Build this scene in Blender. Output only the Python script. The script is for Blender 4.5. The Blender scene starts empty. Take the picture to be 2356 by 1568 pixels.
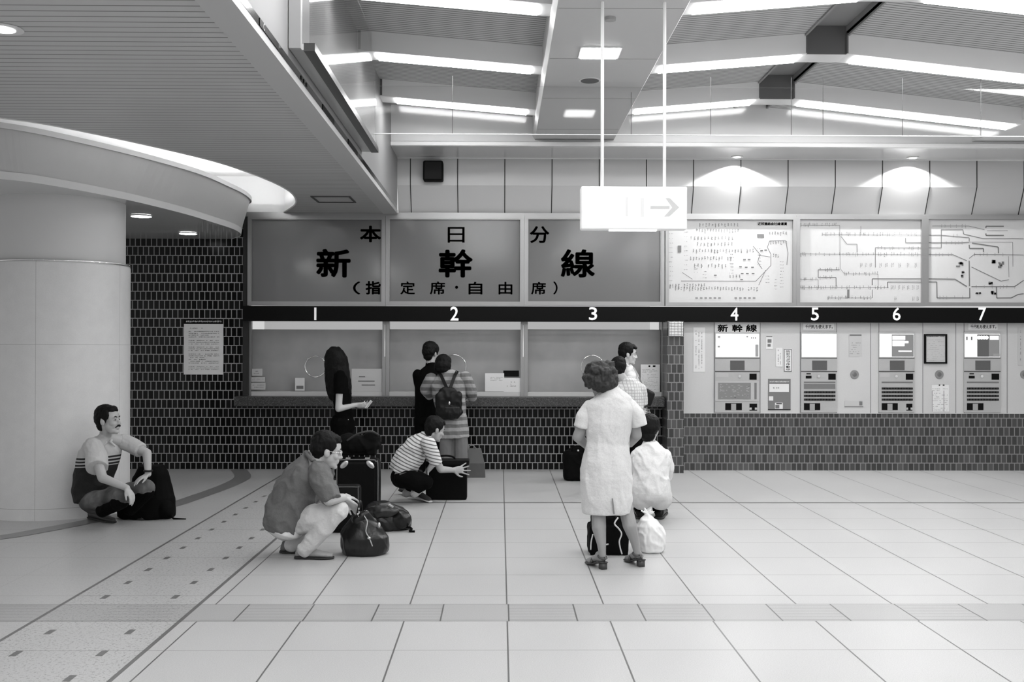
import bpy, bmesh, math, random
from mathutils import Vector, Matrix, noise as mnoise

SC = bpy.context.scene
COL = SC.collection
random.seed(7)
V = Vector

# ------------------------------------------------------------------ camera
FPX, IW, IH = 2395.0, 2356.0, 1568.0
EYE = V((0, 0, 1.6))
VPX, VPY, ROLL = 1151.0, 797.0, 0.0022
yc = V(((VPX - IW/2)/FPX, -(VPY - IH/2)/FPX, -1)).normalized()
zc = V((ROLL, 1, 0)); zc = (zc - yc*zc.dot(yc)).normalized()
xc = yc.cross(zc)
R_wc = Matrix((xc, yc, zc))               # rows: world axes in camera space = camera-to-world
cam_d = bpy.data.cameras.new('camera'); cam = bpy.data.objects.new('camera', cam_d); COL.objects.link(cam)
cam_d.sensor_width = 36.0; cam_d.lens = 36.0*FPX/IW; cam_d.clip_start = 0.05; cam_d.clip_end = 200
cam.matrix_world = Matrix.Translation(EYE) @ R_wc.to_4x4()
SC.camera = cam

# ------------------------------------------------------------------ world, exposure
w = bpy.data.worlds.new('station_air'); SC.world = w; w.use_nodes = True
w.node_tree.nodes['Background'].inputs[0].default_value = (1, 1, 1, 1)
w.node_tree.nodes['Background'].inputs[1].default_value = 0.42
SC.view_settings.view_transform = 'Standard'; SC.view_settings.look = 'None'
SC.view_settings.exposure = 0.7; SC.view_settings.gamma = 1.0; SC.view_settings.use_curve_mapping = False
cy = SC.cycles
cy.use_denoising = True; cy.max_bounces = 7; cy.diffuse_bounces = 4; cy.glossy_bounces = 3
cy.transmission_bounces = 4; cy.transparent_max_bounces = 8; cy.caustics_reflective = False; cy.caustics_refractive = False
cy.sample_clamp_indirect = 6.0
STRIP = 15.0          # brightness of the ceiling strip lamps

# ------------------------------------------------------------------ picture point -> place
def ray(px, py):
    d = V(((px - IW/2)/FPX, -(py - IH/2)/FPX, -1))
    return R_wc @ d
def W(px, py, Y):                          # point at depth Y seen at that picture point
    d = ray(px, py); return EYE + d*(Y/d.y)
def G(px, py, z=0.0):                      # point at height z
    d = ray(px, py); return EYE + d*((z - EYE.z)/d.z)
def MP(Y): return Y/FPX                    # metres per picture pixel at depth Y

# ------------------------------------------------------------------ materials
class NT:
    def __init__(s, m): s.t = m.node_tree; s.n = s.t.nodes; s.l = s.t.links
    def new(s, ty, **kw):
        n = s.n.new(ty)
        for k, v in kw.items(): setattr(n, k, v)
        return n
    def m(s, op, a, b=None, c=None):
        n = s.n.new('ShaderNodeMath'); n.operation = op
        for i, x in enumerate((a, b, c)):
            if x is None: continue
            if isinstance(x, (int, float)): n.inputs[i].default_value = x
            else: s.l.new(x, n.inputs[i])
        return n.outputs[0]
    def pos(s):
        n = s.new('ShaderNodeTexCoord'); sp = s.new('ShaderNodeSeparateXYZ'); s.l.new(n.outputs['Object'], sp.inputs[0])
        return n.outputs['Object'], sp.outputs[0], sp.outputs[1], sp.outputs[2]
    def noise(s, scale, detail=2.0, vec=None, rough=0.5):
        n = s.new('ShaderNodeTexNoise'); n.inputs['Scale'].default_value = scale; n.inputs['Detail'].default_value = detail
        n.inputs['Roughness'].default_value = rough
        if vec is not None: s.l.new(vec, n.inputs['Vector'])
        return n.outputs[0]
    def line(s, v, off, pitch, wd):        # 1 on lines every pitch, wd wide
        a = s.m('SUBTRACT', v, off); a = s.m('DIVIDE', a, pitch); a = s.m('ADD', a, 0.5); a = s.m('FLOORED_MODULO', a, 1.0)
        a = s.m('SUBTRACT', a, 0.5); a = s.m('ABSOLUTE', a)
        return s.m('LESS_THAN', a, wd/2/pitch)
    def band(s, v, lo, hi): return s.m('MULTIPLY', s.m('GREATER_THAN', v, lo), s.m('LESS_THAN', v, hi))
    def mix(s, f, a, b):                   # a*(1-f)+b*f
        return s.m('ADD', s.m('MULTIPLY', a, s.m('SUBTRACT', 1.0, f)), s.m('MULTIPLY', b, f))

def mat(name, v=0.5, rough=0.6, metal=0.0, emit=0.0, spec=0.5, noise=None, bump=None, fn=None):
    m = bpy.data.materials.new(name); m.use_nodes = True
    b = m.node_tree.nodes['Principled BSDF']
    b.inputs['Base Color'].default_value = (v, v, v, 1); b.inputs['Roughness'].default_value = rough
    b.inputs['Metallic'].default_value = metal; b.inputs['Specular IOR Level'].default_value = spec
    if emit:
        b.inputs['Emission Color'].default_value = (1, 1, 1, 1); b.inputs['Emission Strength'].default_value = emit
    nt = NT(m)
    if fn:
        out = fn(nt)
        nt.l.new(out, b.inputs['Base Color'])
    elif noise:                            # (scale, amount)
        p = nt.pos()[0]
        f = nt.noise(noise[0], 3.0, p)
        o = nt.m('MULTIPLY', nt.m('ADD', nt.m('MULTIPLY', nt.m('SUBTRACT', f, 0.5), noise[1]*2), 1.0), v)
        nt.l.new(o, b.inputs['Base Color'])
    if bump:                               # (scale, strength, distance)
        p = nt.pos()[0]
        f = nt.noise(bump[0], 3.0, p)
        bp = nt.new('ShaderNodeBump'); bp.inputs['Strength'].default_value = bump[1]; bp.inputs['Distance'].default_value = bump[2]
        nt.l.new(f, bp.inputs['Height']); nt.l.new(bp.outputs[0], b.inputs['Normal'])
    return m

def glass_mat(name, refl=0.1, rough=0.02, tint=0.97):
    m = bpy.data.materials.new(name); m.use_nodes = True; nt = NT(m); nt.n.clear()
    o = nt.new('ShaderNodeOutputMaterial'); mx = nt.new('ShaderNodeMixShader')
    tr = nt.new('ShaderNodeBsdfTransparent'); tr.inputs[0].default_value = (tint, tint, tint, 1)
    gl = nt.new('ShaderNodeBsdfGlossy'); gl.inputs['Roughness'].default_value = rough; gl.inputs[0].default_value = (1, 1, 1, 1)
    fr = nt.new('ShaderNodeFresnel'); fr.inputs[0].default_value = 1.5
    f = nt.m('MULTIPLY', fr.outputs[0], refl/0.04); f = nt.m('MINIMUM', f, 1.0)
    nt.l.new(f, mx.inputs[0]); nt.l.new(tr.outputs[0], mx.inputs[1]); nt.l.new(gl.outputs[0], mx.inputs[2])
    nt.l.new(mx.outputs[0], o.inputs[0])
    return m

def tile_fn(dark, lo, hi, grout, off=0.0, offz=0.0):     # portrait glazed tiles with light joints, on an XZ (or YZ) face
    def fn(nt):
        p, x, y, z = nt.pos()
        u = nt.m('ADD', nt.m('ADD', x, y), off)
        rz = nt.m('DIVIDE', nt.m('ADD', z, offz), 0.117); row = nt.m('FLOOR', rz)
        par = nt.m('MULTIPLY', nt.m('FLOORED_MODULO', row, 2.0), 0.5)
        cu = nt.m('ADD', nt.m('DIVIDE', u, 0.0695), par); colm = nt.m('FLOOR', cu)
        fu = nt.m('SUBTRACT', cu, colm); fz = nt.m('SUBTRACT', rz, row)
        j = nt.m('MAXIMUM', nt.m('GREATER_THAN', nt.m('ABSOLUTE', nt.m('SUBTRACT', fu, 0.5)), 0.5 - 0.0055/0.0695),
                 nt.m('GREATER_THAN', nt.m('ABSOLUTE', nt.m('SUBTRACT', fz, 0.5)), 0.5 - 0.0055/0.117))
        wn = nt.new('ShaderNodeTexWhiteNoise', noise_dimensions='2D'); cb = nt.new('ShaderNodeCombineXYZ')
        nt.l.new(colm, cb.inputs[0]); nt.l.new(row, cb.inputs[1]); nt.l.new(cb.outputs[0], wn.inputs['Vector'])
        sh = nt.m('ADD', nt.m('MULTIPLY', nt.m('POWER', wn.outputs[0], 2.0), hi - lo), lo)
        return nt.mix(j, sh, grout)
    return fn

# ------------------------------------------------------------------ mesh building
class MB:
    def __init__(s): s.bm = bmesh.new(); s.mi = 0
    def use(s, i): s.mi = i; return s
    def _f(s, vs):
        try:
            f = s.bm.faces.new(vs); f.material_index = s.mi; return f
        except ValueError: return None
    def poly(s, pts): return s._f([s.bm.verts.new(p) for p in pts])
    def box(s, x0, x1, y0, y1, z0, z1, bev=0.0):
        if bev:
            t = bmesh.new()
            bmesh.ops.create_cube(t, size=1.0)
            for v in t.verts: v.co = V((x0 + (v.co.x+.5)*(x1-x0), y0 + (v.co.y+.5)*(y1-y0), z0 + (v.co.z+.5)*(z1-z0)))
            bmesh.ops.bevel(t, geom=list(t.edges), offset=bev, segments=2, affect='EDGES', profile=0.5)
            s.merge(t); return s
        p = [(x0,y0,z0),(x1,y0,z0),(x1,y1,z0),(x0,y1,z0),(x0,y0,z1),(x1,y0,z1),(x1,y1,z1),(x0,y1,z1)]
        v = [s.bm.verts.new(q) for q in p]
        for f in ((0,3,2,1),(4,5,6,7),(0,1,5,4),(1,2,6,5),(2,3,7,6),(3,0,4,7)): s._f([v[i] for i in f])
        return s
    def obox(s, c, ax, ay, az, bev=0.0):    # oriented box, half axes as vectors
        t = bmesh.new(); bmesh.ops.create_cube(t, size=2.0)
        if bev:
            L = (ax.length, ay.length, az.length)
            for v in t.verts: v.co = V((v.co.x*L[0], v.co.y*L[1], v.co.z*L[2]))
            bmesh.ops.bevel(t, geom=list(t.edges), offset=bev, segments=3, affect='EDGES', profile=0.5)
            n = (ax.normalized(), ay.normalized(), az.normalized())
            for v in t.verts: v.co = c + n[0]*v.co.x + n[1]*v.co.y + n[2]*v.co.z
        else:
            for v in t.verts: v.co = c + ax*v.co.x + ay*v.co.y + az*v.co.z
        s.merge(t); return s
    def merge(s, t):
        mp = {}
        for v in t.verts: mp[v] = s.bm.verts.new(v.co)
        for f in t.faces: s._f([mp[v] for v in f.verts])
        t.free()
    def prism(s, pts, d):                   # polygon extruded by vector d
        d = V(d); a = [s.bm.verts.new(p) for p in pts]; b = [s.bm.verts.new(V(p)+d) for p in pts]
        n = len(a); s._f(a[::-1]); s._f(b)
        for i in range(n): s._f((a[i], a[(i+1)%n], b[(i+1)%n], b[i]))
        return s
    def loft(s, secs, n=20, closed=True):   # secs: (centre, u, v) ellipses
        rings = []
        for c, u, v in secs:
            rings.append([s.bm.verts.new(c + u*math.cos(2*math.pi*i/n) + v*math.sin(2*math.pi*i/n)) for i in range(n)])
        for a, b in zip(rings, rings[1:]):
            for i in range(n): s._f((a[i], a[(i+1)%n], b[(i+1)%n], b[i]))
        if closed: s._f(rings[0][::-1]); s._f(rings[-1])
        return s
    def tube(s, pts, r, n=10, closed=True):
        pts = [V(p) for p in pts]
        if 3 <= len(pts) <= 12 and not isinstance(r, (list, tuple)):    # cords and straps bend smoothly
            P = [pts[0]*2-pts[1]] + pts + [pts[-1]*2-pts[-2]]; o = []
            for i in range(1, len(P)-2):
                for k in range(6):
                    t = k/6; a, b, c, d = P[i-1:i+3]
                    o.append(0.5*((2*b) + (c-a)*t + (2*a-5*b+4*c-d)*t*t + (3*b-a-3*c+d)*t*t*t))
            pts = o + [pts[-1]]
        rr = r if isinstance(r, (list, tuple)) else [r]*len(pts)
        secs = []; up = None
        for i, p in enumerate(pts):
            t = (pts[min(i+1, len(pts)-1)] - pts[max(i-1, 0)]).normalized()
            if up is None: up = t.orthogonal().normalized()
            u = (up - t*up.dot(t)); u = u.normalized() if u.length > 1e-6 else t.orthogonal().normalized()
            up = u; secs.append((p, u*rr[i], t.cross(u)*rr[i]))
        return s.loft(secs, n, closed)
    def ring(s, pts, r, n=8):               # closed tube
        pts = [V(p) for p in pts]; N = len(pts); rings = []
        ctr = sum(pts, V((0,0,0)))/N
        for i, p in enumerate(pts):
            t = (pts[(i+1)%N] - pts[i-1]).normalized(); u = (p - ctr); u = (u - t*u.dot(t)).normalized(); q = t.cross(u)
            rings.append([s.bm.verts.new(p + u*r*math.cos(2*math.pi*k/n) + q*r*math.sin(2*math.pi*k/n)) for k in range(n)])
        for i in range(N):
            a, b = rings[i], rings[(i+1)%N]
            for k in range(n): s._f((a[k], a[(k+1)%n], b[(k+1)%n], b[k]))
        return s
    def ball(s, c, r, M=None, seg=16, rin=10):    # ellipsoid; r scalar or 3, M = (f,l,u) axes
        c = V(c); r = (r, r, r) if isinstance(r, (int, float)) else r
        t = bmesh.new(); bmesh.ops.create_uvsphere(t, u_segments=seg, v_segments=rin, radius=1.0)
        A = M or (V((1,0,0)), V((0,1,0)), V((0,0,1)))
        for v in t.verts: v.co = c + A[0]*v.co.x*r[0] + A[1]*v.co.y*r[1] + A[2]*v.co.z*r[2]
        s.merge(t); return s
    def limb(s, pts, rad, n=12):            # round-ended tapering chain
        pts = [V(p) for p in pts]
        for i in range(len(pts)-1):
            a, b = pts[i], pts[i+1]
            t = (b-a).normalized(); u = t.orthogonal().normalized(); q = t.cross(u)
            s.loft([(a, u*rad[i], q*rad[i]), (b, u*rad[i+1], q*rad[i+1])], n)
        for p, r in zip(pts, rad): s.ball(p, r, seg=12, rin=8)
        return s
    def disc(s, c, nrm, r, n=24, th=0.01):
        nrm = V(nrm).normalized(); u = nrm.orthogonal().normalized(); q = nrm.cross(u); c = V(c)
        return s.loft([(c - nrm*th/2, u*r, q*r), (c + nrm*th/2, u*r, q*r)], n)
    def curve_wall(s, pts, z0, z1, pts1=None, close=False):   # sheet between plan curves
        a = [s.bm.verts.new((p[0], p[1], z0)) for p in pts]; b = [s.bm.verts.new((p[0], p[1], z1)) for p in (pts1 or pts)]
        for i in range(len(a)-1): s._f((a[i], a[i+1], b[i+1], b[i]))
        return s
    def text(s, body, boxx, boxz, Y, bold=0.0, depth=0.003, face=-1):   # writing on a plane Y facing -Y, fitted to x/z box
        cu = bpy.data.curves.new('t', 'FONT'); cu.body = body; cu.size = 1.0; cu.resolution_u = 3
        ob = bpy.data.objects.new('t', cu); COL.objects.link(ob)
        dg = bpy.context.evaluated_depsgraph_get(); dg.update()
        me = bpy.data.meshes.new_from_object(ob.evaluated_get(dg))
        xs = [v.co.x for v in me.vertices]; ys = [v.co.y for v in me.vertices]
        if xs:
            ax, bx, ay, by = min(xs), max(xs), min(ys), max(ys)
            sx = (boxx[1]-boxx[0])/max(bx-ax, 1e-6); sz = (boxz[1]-boxz[0])/max(by-ay, 1e-6)
            H = boxz[1]-boxz[0]; sh = [(0, 0)]
            if bold: sh = [(bold*H*math.cos(k*math.pi/4), bold*H*math.sin(k*math.pi/4)) for k in range(8)]
            kx, kz = 1 - 2*bold*H/(boxx[1]-boxx[0]), 1 - 2*bold
            mx, mz = (boxx[0]+boxx[1])/2, (boxz[0]+boxz[1])/2
            for dx, dz in sh:              # heavier strokes: the outline laid down eight times in a small circle
                vs = [s.bm.verts.new((mx + (boxx[0] + (v.co.x-ax)*sx - mx)*kx + dx, Y, mz + (boxz[0] + (v.co.y-ay)*sz - mz)*kz + dz)) for v in me.vertices]
                for p in me.polygons: s._f([vs[i] for i in p.vertices])
        bpy.data.objects.remove(ob); bpy.data.meshes.remove(me); bpy.data.curves.remove(cu)
        return s
    def mesh(s, name, org=None):
        if org is not None: bmesh.ops.translate(s.bm, verts=s.bm.verts, vec=-V(org))
        bmesh.ops.recalc_face_normals(s.bm, faces=s.bm.faces)
        me = bpy.data.meshes.new(name); s.bm.to_mesh(me); s.bm.free(); return me

def link(name, me, mats, parent=None, smooth=False):
    for m in (mats if isinstance(mats, (list, tuple)) else [mats]): me.materials.append(m)
    o = bpy.data.objects.new(name, me); COL.objects.link(o)
    if smooth:
        me.polygons.foreach_set('use_smooth', [True]*len(me.polygons))
    if parent is not None: o.parent = parent
    return o

def org_of(o):                             # world position of an unrotated thing or part
    v = V((0, 0, 0))
    while o is not None: v = v + V(o.location); o = o.parent
    return v
def tag(o, label, cat, group=None, kind=None):
    if label: o['label'] = label
    if cat: o['category'] = cat
    if group: o['group'] = group
    if kind: o['kind'] = kind
    return o
def thing(name, loc, label, cat, group=None):
    o = bpy.data.objects.new(name, None); COL.objects.link(o); o.location = loc; o.empty_display_size = 0.1
    return tag(o, label, cat, group)
def part(name, mb, mats, parent, smooth=False, label=None):
    o = link(name, mb.mesh(name, org_of(parent)), mats, parent, smooth)
    if label: o['label'] = label
    return o
def single(name, mb, mats, loc, label, cat, group=None, smooth=False):
    o = link(name, mb.mesh(name, loc), mats, None, smooth); o.location = loc
    return tag(o, label, cat, group)
def struct(name, mb, mats, parent=None, smooth=False):
    o = link(name, mb.mesh(name, org_of(parent) if parent else None), mats, parent, smooth)
    if parent is None: o['kind'] = 'structure'
    return o

def organic(mb, vox=0.007, smooth=4, wrinkle=None, hairy=None, seed=0):   # union of overlapping shapes into one skin
    bmesh.ops.recalc_face_normals(mb.bm, faces=mb.bm.faces)
    me = bpy.data.meshes.new('o'); mb.bm.to_mesh(me); mb.bm.free()
    ob = bpy.data.objects.new('o', me); COL.objects.link(ob)
    md = ob.modifiers.new('r', 'REMESH'); md.mode = 'VOXEL'; md.voxel_size = vox; md.use_smooth_shade = True
    if smooth:
        sm = ob.modifiers.new('s', 'SMOOTH'); sm.factor = 0.5; sm.iterations = smooth
    dg = bpy.context.evaluated_depsgraph_get(); dg.update()
    out = bpy.data.meshes.new_from_object(ob.evaluated_get(dg))
    bpy.data.objects.remove(ob); bpy.data.meshes.remove(me)
    r = MB(); r.bm.free(); r.bm = bmesh.new(); r.bm.from_mesh(out); bpy.data.meshes.remove(out)
    r.bm.normal_update()
    off = V((seed*3.7, seed*1.3, seed*2.1))
    if wrinkle:                            # (amount, scale, stretch)
        a, sc = wrinkle[0], wrinkle[1]
        for v in r.bm.verts:
            p = v.co*sc + off
            q = V((p.x + p.z*.35, p.y + p.z*.2, p.z*.55 - p.x*.2))
            k = max(0.0, 1 - abs(mnoise.noise(q))*3.2)
            v.co += v.normal*a*(k*0.75 + mnoise.noise(p*1.7)*0.55 - .2)
    if hairy:
        a, sc = hairy
        for v in r.bm.verts:
            p = V((v.co.x*sc, v.co.y*sc, v.co.z*sc*0.6)) + off
            v.co += v.normal*a*(mnoise.noise(p)*1.0 + mnoise.noise(p*2.7)*0.6)
    return r
# ================================================================== the hall
M = {}
M['white'] = mat('white_paint', 0.66, 0.45)
M['panel'] = mat('wall_panel_enamel', 0.52, 0.4)
M['joint'] = mat('dark_joint', 0.02, 0.8)
M['alu'] = mat('aluminium', 0.62, 0.32, metal=0.85)
M['alu_dark'] = mat('dark_aluminium', 0.16, 0.35, metal=0.6)
M['chrome'] = mat('chrome', 0.8, 0.08, metal=1.0)
M['lamp'] = mat('lamp_diffuser', 0.9, 0.5, emit=STRIP)
M['beam'] = mat('beam_paint', 0.80, 0.5)
M['dark_gray'] = mat('dark_gray_paint', 0.13, 0.5)
M['black'] = mat('black_gloss', 0.003, 0.3, spec=0.10)
M['granite'] = mat('speckled_granite', 0.035, 0.35, fn=lambda nt: nt.m('MULTIPLY', nt.m('POWER', nt.noise(90, 2.0, nt.pos()[0]), 3.0), 0.30))
M['glass'] = glass_mat('clear_glass', 0.018, 0.06, 0.97)
M['window_glass'] = glass_mat('window_glass', 0.013, 0.08, 0.97)

def ribs(v, pitch, wd, dark):
    def fn(nt):
        p, x, y, z = nt.pos()
        l = nt.line(y, 0.0, pitch, wd)
        return nt.mix(l, nt.m('ADD', nt.m('MULTIPLY', nt.noise(2.0, 2, p), 0.06), v - 0.03), dark)
    return fn
M['soffit'] = mat('linear_metal_ceiling', fn=ribs(0.50, 0.09, 0.011, 0.16), rough=0.5)
M['corrug'] = mat('ribbed_ceiling_board', fn=ribs(0.58, 0.055, 0.016, 0.20), rough=0.7)
M['tile'] = mat('glazed_tile_shaded', rough=0.22, spec=0.16, fn=tile_fn(0, 0.002, 0.014, 0.30, off=0.015, offz=0.03))
M['tile_lit'] = mat('glazed_tile_lit', rough=0.3, spec=0.5, fn=tile_fn(0, 0.028, 0.075, 0.20, off=0.02, offz=0.02))  # the same glazed tile, paler to paint the stronger light on the right

# ---- floor
def floor_fn(nt):
    p, x, y, z = nt.pos()
    hall = nt.m('GREATER_THAN', x, -1.86)
    inb = nt.band(y, 6.08, 6.48)
    outb = nt.m('SUBTRACT', 1.0, inb)
    strip = nt.band(x, -2.71, -1.862)
    left = nt.m('LESS_THAN', x, -2.71)
    sp = nt.noise(170, 2.0, p, 0.7); sp2 = nt.noise(60, 2.0, p, 0.6)
    base = nt.m('ADD', 0.45, nt.m('MULTIPLY', nt.m('SUBTRACT', sp, 0.5), 0.30))
    base = nt.m('ADD', base, nt.m('MULTIPLY', nt.m('SUBTRACT', nt.noise(0.6, 2.0, p), 0.5), 0.10))
    fleck = nt.m('MULTIPLY', nt.m('GREATER_THAN', sp2, 0.585), nt.m('ADD', nt.m('MULTIPLY', strip, 0.16), nt.m('MULTIPLY', left, 0.05)))
    base = nt.m('SUBTRACT', base, fleck)
    base = nt.m('MULTIPLY', base, nt.m('SUBTRACT', 1.0, nt.m('MULTIPLY', inb, 0.20)))
    bars = nt.m('MULTIPLY', nt.m('MULTIPLY', nt.line(y, 6.11, 0.0665, 0.022), inb), nt.line(x, 0.255, 0.802, 0.40))
    base = nt.m('MULTIPLY', base, nt.m('SUBTRACT', 1.0, nt.m('MULTIPLY', bars, 0.12)))
    lx = nt.m('MULTIPLY', nt.m('MULTIPLY', nt.line(x, 0.044, 0.6015, 0.0095), hall), outb)
    lb = nt.m('MULTIPLY', nt.m('MULTIPLY', nt.line(x, 0.054, 0.401, 0.0095), hall), inb)
    ly = nt.m('MULTIPLY', nt.m('MULTIPLY', nt.line(y, 0.07, 0.6035, 0.008), nt.m('LESS_THAN', y, 10.6)), 0.6)
    ly = nt.m('MULTIPLY', ly, nt.m('SUBTRACT', 1.0, nt.m('MULTIPLY', left, 0.45)))
    le = nt.m('MULTIPLY', nt.m('MAXIMUM', nt.line(y, 6.08, 50, 0.010), nt.line(y, 6.48, 50, 0.010)), 0.6)
    lf = nt.m('MULTIPLY', nt.m('MULTIPLY', nt.line(x, -3.31, 0.6015, 0.006), left), 0.25)
    big = nt.m('MAXIMUM', nt.line(x, -2.71, 50, 0.024), nt.line(x, -1.862, 50, 0.026))
    dk = nt.m('MULTIPLY', nt.line(y, 10.70, 50, 0.06), hall)
    # small dark inlays, two rows in the speckled strip
    qy = nt.line(y, 5.045, 0.4075, 0.10)
    qx = nt.m('MAXIMUM', nt.line(x, -2.515, 50, 0.038), nt.line(x, -2.07, 50, 0.038))
    q = nt.m('MULTIPLY', nt.m('MULTIPLY', qx, qy), nt.m('MULTIPLY', outb, nt.m('LESS_THAN', y, 13.0)))
    j = nt.m('MAXIMUM', nt.m('MAXIMUM', lx, lb), nt.m('MAXIMUM', ly, nt.m('MAXIMUM', le, lf)))
    j = nt.m('MULTIPLY', j, 0.85)
    c = nt.mix(j, base, 0.06)
    c = nt.mix(nt.m('MULTIPLY', nt.m('MAXIMUM', big, nt.m('MAXIMUM', dk, q)), 0.8), c, 0.06)
    return c
M['floor'] = mat('polished_stone_floor', rough=0.30, spec=0.35, fn=floor_fn)
struct('floor', MB().box(-10, 11, -8, 16, -0.1, 0.0), M['floor'])

# plan curves of the oval bulkhead over the column
def smooth_curve(pts, n=8):
    out = []; P = [V((p[0], p[1], 0)) for p in pts]; P = [P[0]*2-P[1]] + P + [P[-1]*2-P[-2]]
    for i in range(1, len(P)-2):
        for k in range(n):
            t = k/n; a, b, c, d = P[i-1], P[i], P[i+1], P[i+2]
            out.append(0.5*((2*b) + (c-a)*t + (2*a-5*b+4*c-d)*t*t + (3*b-a-3*c+d)*t*t*t))
    out.append(P[-2]); return [(p.x, p.y) for p in out]
C_open = smooth_curve([(-9, 6.6), (-7, 6.68), (-5.6, 6.95), (-4.6, 7.38), (-3.81, 7.94), (-3.46, 8.3), (-2.95, 9.19), (-2.59, 10.08), (-2.37, 11.35), (-2.45, 12.5), (-2.80, 13.5)])
C_bot = smooth_curve([(-9, 7.7), (-7, 7.72), (-5.8, 7.92), (-4.9, 8.27), (-4.2, 8.73), (-3.92, 9.06), (-3.58, 9.92), (-3.35, 10.92), (-3.25, 11.72), (-3.19, 12.46), (-3.27, 13.1), (-3.52, 13.6)])
C_top = smooth_curve([(-9, 7.5), (-7, 7.52), (-5.7, 7.72), (-4.9, 8.08), (-4.24, 8.6), (-3.9, 9.02), (-3.48, 9.95), (-3.19, 10.89), (-3.09, 11.78), (-3.06, 12.46), (-3.14, 13.1), (-3.40, 13.6)])
def offset_curve(c, d):
    o = []
    for i, p in enumerate(c):
        a, b = c[max(i-1, 0)], c[min(i+1, len(c)-1)]
        t = V((b[0]-a[0], b[1]-a[1])).normalized()
        o.append((p[0] - t.y*d, p[1] + t.x*d))
    return o

# floor inlay band that follows the bulkhead
fb = smooth_curve([(-9, 7.66), (-7, 7.68), (-5.8, 7.88), (-4.9, 8.24), (-4.16, 8.62), (-3.86, 9.06), (-3.53, 9.75), (-3.24, 10.33), (-3.09, 11.3), (-3.02, 12.1), (-3.05, 12.8), (-3.3, 13.59)])
fi = offset_curve(fb, 0.2)
mb = MB()
for i in range(len(fb)-1):
    mb.poly([(fb[i][0], fb[i][1], 0.0025), (fb[i+1][0], fb[i+1][1], 0.0025), (fi[i+1][0], fi[i+1][1], 0.0025), (fi[i][0], fi[i][1], 0.0025)])
struct('trim_1', mb, mat('dark_floor_inlay', 0.19, 0.3, noise=(150, 0.3)))

# ---- left tiled wall, counter wall
struct('wall_left', MB().box(-9, -3.32, 13.6, 13.9, 0, 3.30), M['tile'])
XW0, XW1 = W(567, 900, 13.6).x, W(1522, 900, 13.6).x
struct('wall_counter', MB().box(-3.32, 2.14, 13.6, 13.9, 0, 0.83), M['tile'])
struct('trim_2', MB().box(-3.335, -3.27, 13.52, 13.595, 0.957, 3.28), M['joint'])  # dark strip standing in for the shadow beside the window and sign frames
zl = 0.955
mb = MB().box(-3.40, 2.115, 13.33, 13.72, 0.83, zl, 0.008)
struct('counter_ledge', mb, M['granite'])

# ---- ticket machine wall, pillar
PX0, PX1 = W(1535, 900, 13.2).x, W(1573, 900, 13.2).x
mb = MB().box(PX0, PX1, 13.2, 13.9, 0, 1.93)
struct('pillar', mb, M['tile_lit'])
zb = W(1900, 951, 13.5).z
struct('wall_right', MB().box(PX1, 11, 13.5, 13.9, 0, zb), M['tile_lit'])
M['mwall'] = mat('machine_wall_enamel', 0.54, 0.5, noise=(120, 0.05))
mb = MB().box(PX1, 11, 13.49, 13.9, zb, 2.0)
mb.use(1)
for px in (1643, 1749, 1841, 1925, 2003, 2022, 2123, 2199, 2218, 2317):
    x = W(px, 800, 13.49).x; mb.box(x-.003, x+.003, 13.486, 13.491, zb+.01, 1.92)
struct('wall_machines', mb, [M['mwall'], mat('panel_gap', 0.16, 0.6)])

# ---- black fascia is built with the signs.  Upper enamel wall panels
zA, zB_, zC = W(1600, 365, 13.4).z, W(1600, 428, 13.4).z, W(1600, 492, 13.5).z
mb = MB()
mb.prism([(-1.33, 13.4, zA), (-1.33, 13.4, zB_), (-1.33, 13.56, zC), (-1.33, 13.9, zC), (-1.33, 13.9, zA)], (12.3, 0, 0))
mb.use(1)
for i in range(-1, 19):
    x = W(1053 + 108.6*i, 400, 13.4).x
    if x < -1.30: continue
    mb.prism([(x-.0055, 13.396, zA), (x-.0055, 13.396, zB_), (x-.0055, 13.556, zC), (x-.0055, 13.57, zC), (x-.0055, 13.41, zB_), (x-.0055, 13.41, zA)], (.011, 0, 0))
struct('wall_upper', mb, [M['panel'], M['joint']])
zs = W(1600, 360, 13.4).z
# strip soffit before it, frieze wall, light cornice lip
ZS = 4.03
mb = MB().box(-1.33, 11, 12.62, 13.9, zA, zA+.06)
mb.use(1); mb.box(-1.33, 11, 13.385, 13.402, zA-.012, zA+.01)
struct('ceiling_soffit', mb, [mat('soffit_gloss_white', 0.64, 0.20, spec=0.7), M['beam']])
mb = MB().box(-1.33, 11, 12.62, 12.7, zA+.02, 4.9)
mb.use(1); mb.box(-1.33, 11, 12.54, 12.62, zA-.01, zA+.045, 0.01)
struct('wall_frieze', mb, [mat('frieze_white', 0.85, 0.35), mat('cornice_white', 0.75, 0.3)])

# ---- low ceiling on the left with its oval opening
pts = [(-1.515, -8), (-1.515, 13.6)] + C_open[::-1] + [(-9, -8)]
mb = MB(); mb.poly([(p[0], p[1], 3.33) for p in pts])
struct('ceiling_left', mb, M['soffit'])
mb = MB().box(-1.515, -1.33, -8, 13.45, 3.31, 3.36)
struct('trim_3', mb, mat('edge_trim_paint', 0.5, 0.4))
struct('wall_fascia', MB().box(-1.45, -1.33, -8, 13.4, 3.405, 5.0), mat('fascia_paint', 0.26, 0.5))
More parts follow.
